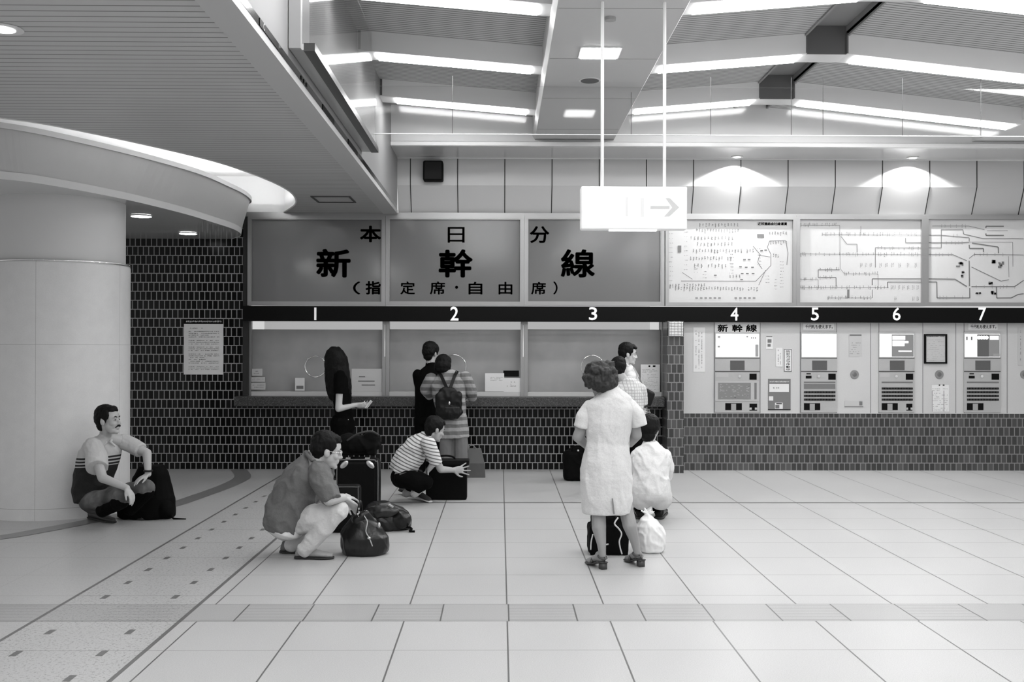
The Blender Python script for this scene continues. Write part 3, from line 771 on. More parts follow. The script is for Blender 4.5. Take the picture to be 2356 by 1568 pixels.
# ---- ticket windows: frame, pane with round speaking hole ring, shelf rail; blind and lit office behind
M['blind'] = mat('window_blind', 0.46, 0.8, noise=(3, 0.25))
M['office'] = mat('office_wall', 0.75, 0.6)
WN = [(570, 888, (726, 843, 24)), (888, 1206, (1045, 843, 27)), (1206, 1530, (1363, 843, 26))]
for i, (a, b, hole) in enumerate(WN):
    o = bpy.data.objects.new('window_%d' % (i+1), None); COL.objects.link(o); o.location = W((a+b)/2, 905, 13.62); o['kind'] = 'structure'
    mb = MB(); p0, p1 = W(a, 908, 13.60), W(b, 736, 13.60)
    mb.box(p0.x, p0.x+.045, 13.59, 13.66, zl, p1.z); mb.box(p1.x-.045, p1.x, 13.59, 13.66, zl, p1.z)
    mb.use(1); mb.box(p0.x+.045, p1.x-.045, 13.61, 13.65, zl, zl+.055)
    part('frame', mb, [M['frame'], mat('sill_rail_sheen', 0.55, 0.5)], o)  # lower rail of the frame made paler to paint its reflection
    mb = MB().box(p0.x+.04, p1.x-.04, 13.625, 13.631, zl+.05, p1.z); part('pane', mb, M['window_glass'], o)
    h = W(hole[0], hole[1], 13.62); rr = MP(13.62)*hole[2]
    mb = MB().ring([h + V((rr*math.cos(2*math.pi*k/40), 0, rr*math.sin(2*math.pi*k/40))) for k in range(40)], .008)
    mb2 = mb
    for k in range(4):
        q = h + V((rr*math.cos(.8+1.57*k), -.004, rr*math.sin(.8+1.57*k))); mb2.ball(q, .012)
    part('speaking_ring', mb2, M['chrome'], o, True)
    if i < 2:
        mb = MB(); c = p1.x - .012
        mb.box(c-.006, c+.006, 13.578, 13.592, W(0, 818, 13.6).z, W(0, 745, 13.6).z); part('mullion_strip', mb, mat('bright_mullion', 0.8, 0.3), o)
struct('wall_office', MB().box(-3.3, 2.1, 14.6, 14.7, 0.7, 2.3), mat('office_wall_glow', 0.8, 0.6, emit=0.2))  # glowing wall stands in for the light inside the office
struct('ceiling_office', MB().box(-3.3, 2.1, 13.9, 14.7, 2.25, 2.3), M['office'])
for i, (a, b, hole) in enumerate(WN):
    mb = MB(); p0, p1 = W(a, 908, 13.78), W(b, 758, 13.78)
    mb.box(p0.x+.01, p1.x-.01, 13.78, 13.79, .832, p1.z)
    single('window_blind', mb, M['blind'], ((p0.x+p1.x)/2, 13.785, zl), 'gray blind lowered behind the glass of window %d' % (i+1), 'blind', 'blinds behind the ticket windows')

# ---- papers at the windows
def sheet(name, x0, y0, x1, y1, Y, label, cat='paper', pm=None, art=None, d=.004, group=None, mats=None):
    mb = MB(); rect(mb, x0, y0, x1, y1, Y, d)
    t = single(name, mb, pm or M['paper'], W((x0+x1)/2, y1, Y), label, cat, group)
    if art:
        mb = MB(); art(mb, Y-d-.0005)
        part('print', mb, mats or [M['print'], M['ink'], M['paper']], t)
    return t
YG = 13.62
sheet('notice', 809, 848, 881, 900, YG, 'white notice with three short lines in window 1 right of the long-haired woman', 'notice', M['paper2'], lambda mb, Y: [rect(mb, 826, 865, 840, 867, Y), rect(mb, 824, 875, 862, 877.5, Y), rect(mb, 832, 884, 863, 886.5, Y)])
sheet('notice_card', 679, 869, 701, 898, YG, 'small white card standing in window 1 left of the long-haired woman', 'card', None, lambda mb, Y: [rect(mb, 682, 887, 698, 894, Y)])
for k, (x0, y0, x1, y1, lab) in enumerate(((580, 848, 604, 864, 'topmost small white label in the lower left corner of window 1'), (576, 867, 610, 878, 'middle white label in the lower left corner of window 1'), (577, 880, 611, 896, 'lowest and widest white label in the corner of window 1'))):
    sheet('label', x0, y0, x1, y1, YG, lab, 'label', M['paper2'], (lambda a, b, c, d: (lambda mb, Y: lines(mb, a+4, b+3, c-4, d-3, Y, 2, a)))(x0, y0, x1, y1))
sheet('leaflet', 1116, 858, 1160, 900, YG, 'white leaflet with drawn lines at the right of window 2', 'leaflet', None, lambda mb, Y: lines(mb, 1128, 866, 1156, 876, Y, 3, 9))
sheet('leaflet', 1159, 869, 1202, 902, YG-.004, 'plain white sheet overlapping the leaflet in window 2', 'leaflet', None, lambda mb, Y: lines(mb, 1166, 876, 1196, 890, Y, 3, 8, .4))
sheet('card_box', 1158, 852, 1194, 866, YG+.004, 'dark card showing above the leaflets in window 2', 'card', M['ink'])
sheet('timetable', 1474, 838, 1518, 902, YG-.01, 'white timetable sheet in window 3 right of the man with shoulder bag', 'notice', None, lambda mb, Y: (lines(mb, 1478, 848, 1514, 858, Y, 3, 21), lines(mb, 1478, 860, 1514, 897, Y, 12, 22, .6, .35), mb.use(1), rect(mb, 1492, 840, 1496, 844, Y), rect(mb, 1502, 840, 1508, 844, Y)))
sheet('notice', 423, 745, 514, 861, 13.598, 'white notice full of small print with black heading on the dark tiled wall', 'notice', M['paper'],
      lambda mb, Y: ([lines(mb, 434, a, 504, b, Y, n, 31+n, .85, .55) for a, b, n in ((752, 757, 1), (760, 777, 4), (781, 793, 3), (796, 808, 3), (812, 837, 6), (841, 851, 3))], mb.use(1), rect(mb, 424, 734, 513, 744.5, Y+.004, .006), mb.use(2), lines(mb, 428, 736, 510, 742, Y-.003, 1, 40, .95, .8)))

# ---- box holding papers on top of the pillar
t = thing('leaflet_rack', W(1556, 772, 13.15), 'white wire leaflet rack fixed on top of the tiled pillar', 'rack')
a, b = W(1540, 772, 13.12), W(1571, 740, 13.12)
part('body', MB().box(a.x, b.x, 13.1, 13.2, a.z, b.z), mat('rack_white', 0.78, 0.5), t)
mb = MB()
for k in range(5): z = a.z + (b.z-a.z)*(k+.5)/5; mb.box(a.x, b.x, 13.092, 13.10, z-.002, z+.002)
for k in range(4): x = a.x + (b.x-a.x)*(k+.5)/4; mb.box(x-.002, x+.002, 13.092, 13.10, a.z, b.z)
part('wire_grid', mb, mat('wire_gray', 0.3, 0.4), t)

# ---- ticket machines
YF = 13.47
M['mach'] = mat('machine_steel', 0.40, 0.45, noise=(150, 0.05))
M['mach2'] = mat('machine_steel_pale', 0.45, 0.45, noise=(150, 0.05))
M['lit'] = mat('lit_panel_white', 0.9, emit=0.62)
M['screen'] = mat('machine_screen', 0.09, 0.2)
M['pict'] = mat('lit_picture_gray', 0.15, 0.4, emit=0.06)
M['pict2'] = mat('lit_picture_dark', 0.05, 0.4, emit=0.03)
def machine(x0, x1, label, kind):
    t = thing('ticket_machine', W((x0+x1)/2, 948, 13.5), label, 'ticket machine', 'ticket machines in the wall')
    X = lambda f: x0 + f*(x1-x0)
    mb = MB(); rect(mb, x0, 764, x1, 948, YF, 0, -.019); mb.use(1)
    rect(mb, x0, 822.5, x1, 824, YF, .003); rect(mb, x0, 853, x1, 855, YF, .004)
    part('body', mb, [M['mach'], mat('seam_dark', 0.07, 0.6)], t)
    mb = MB(); m2 = [M['lit'], M['pict'], M['pict2'], M['print_light']]
    rect(mb, x0+2, 768, x1-2, 821, YF, .006)
    if kind == 0:
        mb.use(3); rect(mb, X(.06), 772, X(.12), 777, YF-.006, .001); rect(mb, X(.06), 795, X(.11), 799, YF-.006, .001)
        for k in range(3): rect(mb, X(.80+.045*k), 775, X(.83+.045*k), 779, YF-.006, .001)
        rect(mb, X(.70), 772, X(.74), 776, YF-.006, .001); rect(mb, X(.90), 792, x1-3, 820, YF-.006, .001)
    if kind == 2:
        mb.use(1); rect(mb, X(.36), 769, x1-2, 820, YF-.006, .001); mb.use(0)
        for (a, b, c, d) in ((.38, 772, .74, 781), (.38, 783, .72, 796), (.72, 784, .83, 789), (.55, 806, .92, 809)): rect(mb, X(a), b, X(c), d, YF-.007, .001)
    if kind == 3:
        mb.use(2); rect(mb, X(.36), 769, X(.68), 820, YF-.006, .001); mb.use(1); rect(mb, X(.68), 769, x1-2, 820, YF-.006, .001); mb.use(0)
        for k in range(4): c = W(X(.41+.07*k), 776, YF-.009); mb.disc(c, (0, 1, 0), MP(13.4)*4.4, th=.003)
        rect(mb, X(.71), 772, X(.95), 781, YF-.008, .001); mb.use(2); rect(mb, X(.06), 774, X(.10), 782, YF-.006, .001); rect(mb, X(.19), 774, X(.23), 782, YF-.006, .001)
        mb.use(3); rect(mb, X(.80), 813, X(.98), 819, YF-.008, .001)
    part('lit_display', mb, m2, t)
    sx = (.34, .66) if kind == 0 else (.31, .72)
    part('screen', rect(MB(), X(sx[0]), 829, X(sx[1]), 851, YF, .004), M['screen'], t)
    mb = MB(); rect(mb, X(.77 if kind == 0 else .755), 859, X(.93 if kind == 0 else .96), 873, YF, .004); part('coin_recess', mb, M['ink'], t)
    c = W(X(.55 if kind == 0 else .49), 865, YF-.006); part('coin_slot', MB().disc(c, (0, 1, 0), .018, th=.012), M['chrome'], t)
    mb = MB()
    if kind in (1, 3): rect(mb, X(.13), 864, X(.29), 870, YF, .004); rect(mb, X(.15), 858, X(.27), 860.5, YF, .004)
    else:
        mb.use(1); rect(mb, X(.03), 858, X(.3), 867, YF, .003)
    part('note_slot', mb, [M['ink'], M['mach2']], t)
    if kind == 0:
        part('keypad_frame', rect(MB(), X(.0), 876, X(.98), 922, YF, .006), M['mach2'], t)
        mb = MB(); rect(mb, X(.07), 880, X(.80), 918, YF-.006, .003); mb.use(1); r = random.Random(2)
        for k in range(46):
            x, y = r.uniform(.09, .76), r.uniform(882, 914); rect(mb, X(x), y, X(x)+r.uniform(2, 6), y+r.uniform(1, 3), YF-.009, .001)
        mb.use(2); rect(mb, X(.88), 880, X(.93), 918, YF-.006, .003)
        part('touch_map', mb, [mat('touch_map_gray', 0.2, 0.4), mat('touch_map_pale', 0.3, 0.4), M['print']], t)
    else:
        n = 3 if kind == 1 else 4
        mb = MB(); rect(mb, X(.08), 877.5, X(.95), 880.5, YF, .003)
        if kind == 1: rect(mb, X(.08), 883, X(.95), 894, YF, .003)
        part('label_strip', mb, M['print'], t)
        for rr_ in range(n):
            y = (899.5 if kind == 1 else 891) + 8.5*rr_
            mb = MB(); rect(mb, X(.08), y, X(.95), y+4.6, YF, .004); mb.use(1)
            for k in range(11): rect(mb, X(.085+.079*k), y+.4, X(.085+.079*k+.055), y+4.0, YF-.004, .006)
            part('button_row', mb, [M['ink'], mat('button_dark', 0.012, 0.3)], t)
    mb = MB(); rect(mb, X(.23 if kind == 0 else .08), 927, X(.60 if kind == 0 else .53), 943, YF, .003); mb.use(1)
    rect(mb, X(.36 if kind == 0 else .24), 928, X(.47 if kind == 0 else .38), 943, YF-.003, .003)
    part('ticket_tray', mb, [M['ink'], M['print_light']], t)
    if kind in (0, 2):
        mb = MB(); rect(mb, X(.77), 928, X(.94), 944, YF, .003); mb.use(1); rect(mb, X(.77), 937, X(.82), 942, YF-.003, .004); rect(mb, X(.89), 937, X(.94), 942, YF-.003, .004)
        part('change_tray', mb, [M['ink'], M['mach2']], t)
machine(1645, 1748, 'wide ticket machine under the sign with three large characters, below number 4', 0)
machine(1843, 1926, 'ticket machine with blank glowing panel below number 5', 1)
machine(2022, 2104, 'ticket machine with half white half gray lit panel below number 6', 2)
machine(2218, 2302, 'ticket machine with lit panel of three vertical fields below number 7', 3)
YP = 13.488
sheet('machine_sign', 1645, 741, 1748, 767, YP, 'white sign with three bold characters above the machine below number 4', 'sign', M['paper'], lambda mb, Y: (mb.use(1), glyph(mb, "新", 1651, 746, 1675, 763, Y, .035), glyph(mb, "幹", 1684, 746, 1709, 763, Y, .035), glyph(mb, "線", 1716, 746, 1742, 763, Y, .035)))
for x0, x1, nm in ((1848, 1919, 'white strip of writing above the machine with a blank glowing panel'), (2228, 2295, 'pale strip of writing above the machine with three lit fields')):
    sheet('machine_sign', x0, 744, x1, 758, YP, nm, 'sign', M['paper'], (lambda a, b: (lambda mb, Y: (mb.use(1), glyph(mb, "千円札も使えます。", a+5, 746.5, b-3, 755.5, Y, .022))))(x0, x1))
sheet('notice', 1595, 753, 1622, 855, YP, 'tall narrow white notice next to the tiled pillar', 'notice', M['paper'], lambda mb, Y: lines(mb, 1598, 760, 1618, 848, Y, 3, 51, .55, .4, True))
sheet('notice', 1785, 800, 1800, 843, YP, 'narrow white slip left of the framed vertical notice between machines', 'notice', M['paper'], lambda mb, Y: lines(mb, 1788, 804, 1798, 838, Y, 2, 52, .6, .5, True))
def cam_notice(mb, Y):
    mb.use(1)
    for (a, b, c, d) in ((1804, 803, 1822, 804), (1804, 853, 1822, 854), (1804, 803, 1805, 854), (1821, 803, 1822, 854)): rect(mb, a, b, c, d, Y)
    for k, ch in enumerate("防犯カメラ作動中"): glyph(mb, ch, 1808.5, 805.5+5.9*k, 1818, 810.6+5.9*k, Y, .022)
sheet('notice', 1803, 802, 1823, 855, YP, 'white vertical notice in a thin black border between machines', 'notice', M['paper'], cam_notice)
sheet('notice', 1762, 773, 1778, 802, YP, 'small white vertical plate right of the wide machine', 'notice', M['paper'], lambda mb, Y: (rect(mb, 1763, 773, 1777, 775, Y), rect(mb, 1766, 780, 1775, 788, Y), rect(mb, 1766, 791, 1773, 797, Y)))
sheet('poster', 1767, 871, 1819, 943, YP, 'gray poster with white rounded box between the first two machines', 'poster', mat('poster_gray', 0.17, 0.5), lambda mb, Y: (mb.use(2), rect(mb, 1770, 883, 1815, 901, Y), lines(mb, 1771, 875, 1815, 880, Y, 1, 61, .9, .7), rect(mb, 1783, 926, 1801, 940, Y), rect(mb, 1769, 911, 1779, 921, Y), mb.use(0), lines(mb, 1773, 888, 1812, 896, Y-.002, 1, 62, .4, .5), rect(mb, 1784, 931, 1793, 939, Y-.002), mb.use(1), rect(mb, 1786, 927, 1799, 929, Y-.002), rect(mb, 1767, 941, 1819, 943, Y)))
sheet('notice', 1953, 769, 1983, 820, YP, 'white printed notice above the round hole beside machine number 5', 'notice', M['paper2'], lambda mb, Y: (rect(mb, 1955, 769, 1982, 772, Y), lines(mb, 1955, 786, 1982, 816, Y, 6, 63, .5, .4)))
sheet('notice', 1943, 922, 1986, 937, YP, 'pale strip notice at the foot of the wall below the first round hole', 'notice', M['paper2'], lambda mb, Y: (rect(mb, 1943, 934, 1986, 935.5, Y), rect(mb, 1977, 923, 1984, 932, Y)))
sheet('notice', 2143, 885, 2183, 946, YP, 'white ruled table notice below the second round hole', 'notice', M['paper'], lambda mb, Y: (lines(mb, 2145, 892, 2181, 900, Y, 2, 64), lines(mb, 2146, 902, 2180, 945, Y, 10, 65, .6, .4), rect(mb, 2144, 898, 2145, 946, Y), rect(mb, 2171, 898, 2172, 946, Y), mb.use(1), rect(mb, 2160, 884, 2163, 887, Y), rect(mb, 2169, 884, 2173, 887, Y)))
sheet('notice', 2342, 752, 2353, 840, YP, 'tall pale notice at the right edge of the photo', 'notice', M['paper2'], lambda mb, Y: lines(mb, 2344, 758, 2352, 835, Y, 1, 66, .4, .3, True))
t = thing('framed_notice', W(2153, 836, 13.49), 'printed notice in a thick black frame right of machine number 6', 'notice')
mb = MB(); frame_box(mb, 2127.5, 768, 2179.5, 836, 13.46, 13.49, .021); part('frame', mb, M['ink'], t)
part('sheet', rect(MB(), 2130, 770, 2177, 834, 13.475, .0, -.01), M['paper2'], t)
part('print', (lambda mb: (lines(mb, 2133, 772, 2173, 775, 13.474, 1, 70, .9, .9), mb.use(1), lines(mb, 2133, 779, 2174, 831, 13.474, 12, 71, .6, .4), mb)[-1])(MB()), [M['ink'], M['print_light']], t)
for px, nm in ((1966, '5'), (2161, '6'), (2357, '7')):
    c = W(px, 861, 13.485)
    t = thing('round_hole', c, 'round recessed metal cup in the wall right of machine number %s' % nm, 'recess', 'round cups between the machines')
    mb = MB().loft([(c + V((0, -.004, 0)), V((.056, 0, 0)), V((0, 0, .056))), (c + V((0, .0, 0)), V((.056, 0, 0)), V((0, 0, .056)))], 32); part('rim', mb, mat('cup_rim', 0.22, 0.4), t)
    mb = MB().ball(c + V((0, .012, 0)), (.043, .022, .043)); part('cup', mb, mat('cup_steel', 0.13, 0.3), t, True)

# black box on the wall panels
mb = MB(); a, b = W(974, 417, 13.33), W(1020, 371, 13.33); mb.box(a.x, b.x, 13.25, 13.42, a.z, b.z, .022)
t = thing('wall_speaker', ((a.x+b.x)/2, 13.33, a.z), 'square black speaker box on the pale wall panels above window 2', 'speaker')
part('cabinet', mb, M['ink'], t)
mb = MB().box(a.x+.02, b.x-.02, 13.244, 13.252, a.z+.02, b.z-.02); part('grille', mb, mat('speaker_cloth', 0.008, 0.9), t)

# ---- hanging lit sign
YH = 7.5
t = thing('hanging_sign', W(1459, 526, YH), 'white lit box sign with arrow hanging on two rods', 'sign')
a, b = W(1337, 526, YH), W(1581, 429, YH)
mb = MB(); mb.box(a.x, b.x, YH, YH+.12, a.z, b.z, .008); part('casing', mb, mat('sign_casing', 0.72, 0.4, emit=0.12), t)
mb = MB().box(a.x+.012, b.x-.012, YH-.006, YH+.002, a.z+.024, b.z-.014); part('face', mb, mat('sign_face_lit', 0.9, emit=0.62), t)
mb = MB().box(W(1403, 0, YH).x, W(1513, 0, YH).x, YH+.02, YH+.06, a.z-.012, a.z+.001); part('lamp_slot', mb, mat('sign_lamp_slot', 0.9, emit=0.5), t)
mb = MB(); Yq = YH-.0075
def P(px, py): p = W(px, py, Yq); return p
mb.poly([P(1496, 473), P(1541, 473), P(1541, 481), P(1496, 481)])
mb.poly([P(1530, 455), P(1541, 455), P(1563, 477), P(1540, 498.5), P(1527, 498.5), P(1546, 477)])
part('arrow', mb, mat('arrow_gray', 0.30, 0.6, emit=0.2), t)
mb = MB()
for pq in ((1439, 453, 1445, 498), (1474, 455, 1482, 499)): 
    p0, p1 = P(pq[0], pq[3]), P(pq[2], pq[1]); mb.poly([p0, V((p1.x, Yq, p0.z)), p1, V((p0.x, Yq, p1.z))])
part('faint_strokes', mb, mat('faint_gray', 0.45, 0.6, emit=0.22), t)
for px in (1385.5, 1528.5):
    c = W(px, 428, YH+.06); part('rod', MB().tube([(c.x, c.y, b.z-.01), (c.x, c.y, ZM)], .0125, 10), mat('rod_white', 0.85, 0.4, emit=0.12), t, True)
# ================================================================== people
M['skin'] = mat('skin', 0.41, 0.5); M['skin_pale'] = mat('skin_pale', 0.50, 0.5); M['skin_dark'] = mat('skin_tan', 0.34, 0.5)
M['hair'] = mat('black_hair', 0.004, 0.5, spec=0.14, bump=(260, .6, .004)); M['hair_brown'] = mat('curly_brown_hair', rough=0.6, fn=lambda nt: nt.m('ADD', nt.m('MULTIPLY', nt.noise(28, 3, nt.pos()[0]), 0.055), -0.011))
M['eye_white'] = mat('eye_white', 0.5, 0.2); M['iris'] = mat('iris_dark', 0.01, 0.2)
M['shoe_black'] = mat('black_leather', 0.006, 0.35, spec=.2); M['sole'] = mat('dark_rubber', 0.02, 0.7)
M['cloth_black'] = mat('black_cloth', 0.003, 0.9, spec=0.06)
def stripes(lo, hi, pitch, frac, tilt=(0, 0, 1), off=0.0, soft=True):
    def fn(nt):
        p, x, y, z = nt.pos()
        v = nt.m('ADD', nt.m('ADD', nt.m('MULTIPLY', x, tilt[0]), nt.m('MULTIPLY', y, tilt[1])), nt.m('MULTIPLY', z, tilt[2]))
        v = nt.m('ADD', v, nt.m('MULTIPLY', nt.noise(7, 1, p), 0.02))
        return nt.mix(nt.line(v, off, pitch, pitch*frac), hi, lo)
    return fn
UP = V((0, 0, 1))
def frame_of(f, tilt=0.0):                   # axes (forward, left, up) of a head facing f
    f = V(f).normalized(); l = UP.cross(f).normalized(); u = f.cross(l).normalized()
    if tilt: l2 = l*math.cos(tilt) + u*math.sin(tilt); u = u*math.cos(tilt) - l*math.sin(tilt); l = l2
    return f, l, u

def head_shapes(mb, c, A, s=1.0):
    f, l, u = A
    P = lambda a, b, d: c + f*(a*s) + l*(b*s) + u*(d*s)
    B = lambda p, r: mb.ball(p, tuple(x*s for x in r), A)
    B(P(-.012, 0, .035), (.094, .074, .083))            # skull
    B(P(.030, 0, .028), (.062, .066, .068))             # forehead
    B(P(.028, 0, -.040), (.060, .058, .066))            # face
    B(P(.040, 0, -.082), (.044, .045, .032))            # jaw
    B(P(.071, 0, -.100), (.020, .024, .017))            # chin
    for sgn in (1, -1):
        B(P(.058, sgn*.036, -.028), (.026, .024, .022)) # cheekbone
        B(P(.072, sgn*.027, .020), (.017, .026, .010))  # brow ridge
        B(P(-.004, sgn*.073, -.012), (.021, .009, .031))# ear
        B(P(-.012, sgn*.080, -.008), (.012, .006, .022))
    mb.limb([P(.082, 0, .010), P(.094, 0, -.012), P(.103, 0, -.030)], [.008*s, .010*s, .013*s])   # nose
    for sgn in (1, -1): B(P(.092, sgn*.011, -.034), (.011, .009, .008))
    B(P(.086, 0, -.058), (.011, .024, .0065)); B(P(.084, 0, -.070), (.011, .021, .0075))          # lips
def face_parts(root, c, A, s=1.0, brow=True, moustache=False, glasses=False):
    f, l, u = A
    P = lambda a, b, d: c + f*(a*s) + l*(b*s) + u*(d*s)
    for sgn in (1, -1):
        mb = MB().ball(P(.0735, sgn*.030, .001), (.0118*s, .0125*s, .0058*s), A); e = part('eye', mb, M['eye_white'], root, True)
        mb = MB().ball(P(.082, sgn*.030, .001), (.0052*s, .0068*s, .0058*s), A); part('iris', mb, M['iris'], e, True)
        if brow: mb = MB().limb([P(.090, sgn*.014, .023), P(.0875, sgn*.030, .028), P(.076, sgn*.046, .021)], [.0035*s, .0045*s, .003*s]); part('eyebrow', mb, M['hair'], root, True)
    if moustache:
        mb = MB()
        for sgn in (1, -1): mb.limb([P(.100, 0, -.047), P(.095, sgn*.016, -.050), P(.082, sgn*.030, -.062)], [.0062*s, .0058*s, .003*s])
        part('moustache', mb, M['hair'], root, True)
    if glasses:
        mb = MB()
        for sgn in (1, -1):
            ctr = P(.097, sgn*.031, .000)
            mb.ring([ctr + l*(.021*s*math.cos(2*math.pi*k/20)) + u*(.017*s*math.sin(2*math.pi*k/20)) for k in range(20)], .0018*s, 6)
            mb.tube([P(.096, sgn*.052, .004), P(.05, sgn*.078, .004), P(-.01, sgn*.083, .002)], .0016*s, 6)
        mb.tube([P(.098, -.010, .003), P(.102, 0, .005), P(.098, .010, .003)], .0018*s, 6)
        part('glasses', mb, M['chrome'], root, True)
def hair_short(root, c, A, s=1.0, m=None, fringe=.02, back=-.055, vol=1.0, seed=1, side=True):
    f, l, u = A; mb = MB()
    P = lambda a, b, d: c + f*(a*s) + l*(b*s) + u*(d*s)
    B = lambda p, r: mb.ball(p, tuple(x*s for x in r), A)
    B(P(-.024, 0, .056), (.092*vol, .082*vol, .078*vol))
    B(P(-.050, 0, .020), (.066*vol, .079*vol, .080))
    B(P(-.056, 0, back+.018), (.040, .064, .052)); B(P(-.050, 0, back-.004), (.034, .052, .034))
    B(P(.030, 0, .088), (.052, .060, .032*vol))
    B(P(.050 + fringe, 0, .078), (.026, .052, .020))
    if side:
        for sgn in (1, -1): B(P(.012, sgn*.066, .045), (.040, .018, .046)); B(P(.022, sgn*.071, .005), (.011, .007, .028))
    part('hair', organic(mb, .006, 6, hairy=(.004*s, 60), seed=seed), m or M['hair'], root, True)

def hand(mb, w, d, n, side=1, curl=.25, s=1.0, spread=.12, thumb=.75):   # w wrist, d pointing, n palm normal, thumb on side*(d x n)
    d = V(d).normalized(); n = V(n); n = (n - d*n.dot(d)).normalized(); k = d.cross(n)*side
    w = V(w)
    mb.loft([(w - d*.015*s, k*.026*s, n*.020*s), (w + d*.02*s, k*.032*s, n*.017*s), (w + d*.055*s, k*.040*s, n*.014*s), (w + d*.085*s, k*.040*s, n*.0115*s), (w + d*.092*s, k*.034*s, n*.009*s)], 16)
    L = ((.040, .026, .020), (.045, .029, .022), (.041, .027, .021), (.032, .021, .018))
    for i in range(4):
        b = w + d*(.086 - .004*abs(i-1))*s + k*(.0305 - .0203*i)*s
        dd = (d + k*(spread*(1.3-i))).normalized(); pts = [b]; c_ = curl*(1+.15*i)
        for j in range(3):
            dd = (dd*math.cos(c_) + n*math.sin(c_)).normalized(); pts.append(pts[-1] + dd*L[i][j]*s)
        mb.limb(pts, [.0092*s, .0088*s, .008*s, .0068*s], 10)
    b = w + d*.022*s + k*.026*s
    t1 = b + (d*.75 + k*thumb + n*.35).normalized()*.042*s; t2 = t1 + (d*.95 + k*thumb*.55 + n*.35).normalized()*.032*s; t3 = t2 + (d + k*.2 + n*.3).normalized()*.022*s
    mb.limb([b, t1, t2, t3], [.014*s, .0115*s, .0098*s, .0078*s], 10)

def sec(c, right, along, hw, hd):            # torso section: half width along right, half depth across
    right = V(right).normalized(); along = V(along).normalized(); right = (right - along*right.dot(along)).normalized()
    return (V(c), right*hw, along.cross(right).normalized()*hd)
def torso(mb, spine, right):                 # spine: list of (centre, hw, hd)
    secs = []
    for i, (c, hw, hd) in enumerate(spine):
        a = V(spine[min(i+1, len(spine)-1)][0]) - V(spine[max(i-1, 0)][0])
        secs.append(sec(c, right, a, hw, hd))
    mb.loft(secs, 24); return mb
def shoe(root, heel, toe, w=.045, h=.075, m=None, sole_m=None, sole=.022, name='shoe'):
    heel, toe = V(heel), V(toe); d = (toe-heel); L = d.length; d.normalize(); k = d.cross(UP).normalized() if abs(d.z) < .95 else V((1,0,0)); up = k.cross(d)
    mb = MB()
    prof = ((-.02, .55, .45), (.04, .85, .95), (.22, .92, 1.0), (.45, .95, .72), (.7, 1.1, .52), (.88, .95, .42), (1.0, .45, .28))
    mb.loft([(heel + d*(t*L) + up*(h*hh*.5 + sole*.6), k*w*ww, up*(h*hh*.5)) for t, ww, hh in prof], 18)
    sh = part(name, organic(mb, .006, 3), m or M['shoe_black'], root, True)
    mb = MB()
    mb.loft([(heel + d*(t*L) + up*sole*.5, k*w*ww*1.06, up*(sole*.5)) for t, ww in ((-.04, .6), (.05, .9), (.25, .9), (.45, .88), (.7, 1.08), (.9, .92), (1.02, .5))], 18)
    part('sole', mb, sole_m or M['sole'], sh, True)
    return sh
def sleeve(root, pts, rad, m, seed=1, name='sleeve', wr=.004):
    mb = MB().limb(pts[:-1], rad[:-1]) if len(pts) > 2 else MB().ball(pts[0], rad[0])
    a, b = V(pts[-2]), V(pts[-1]); t = (b-a).normalized(); u = t.orthogonal().normalized(); q = t.cross(u)
    mb.loft([(a, u*rad[-2], q*rad[-2]), (b, u*rad[-1], q*rad[-1])], 18)
    return part(name, organic(mb, .007, 3, wrinkle=(wr, 11), seed=seed), m, root, True)

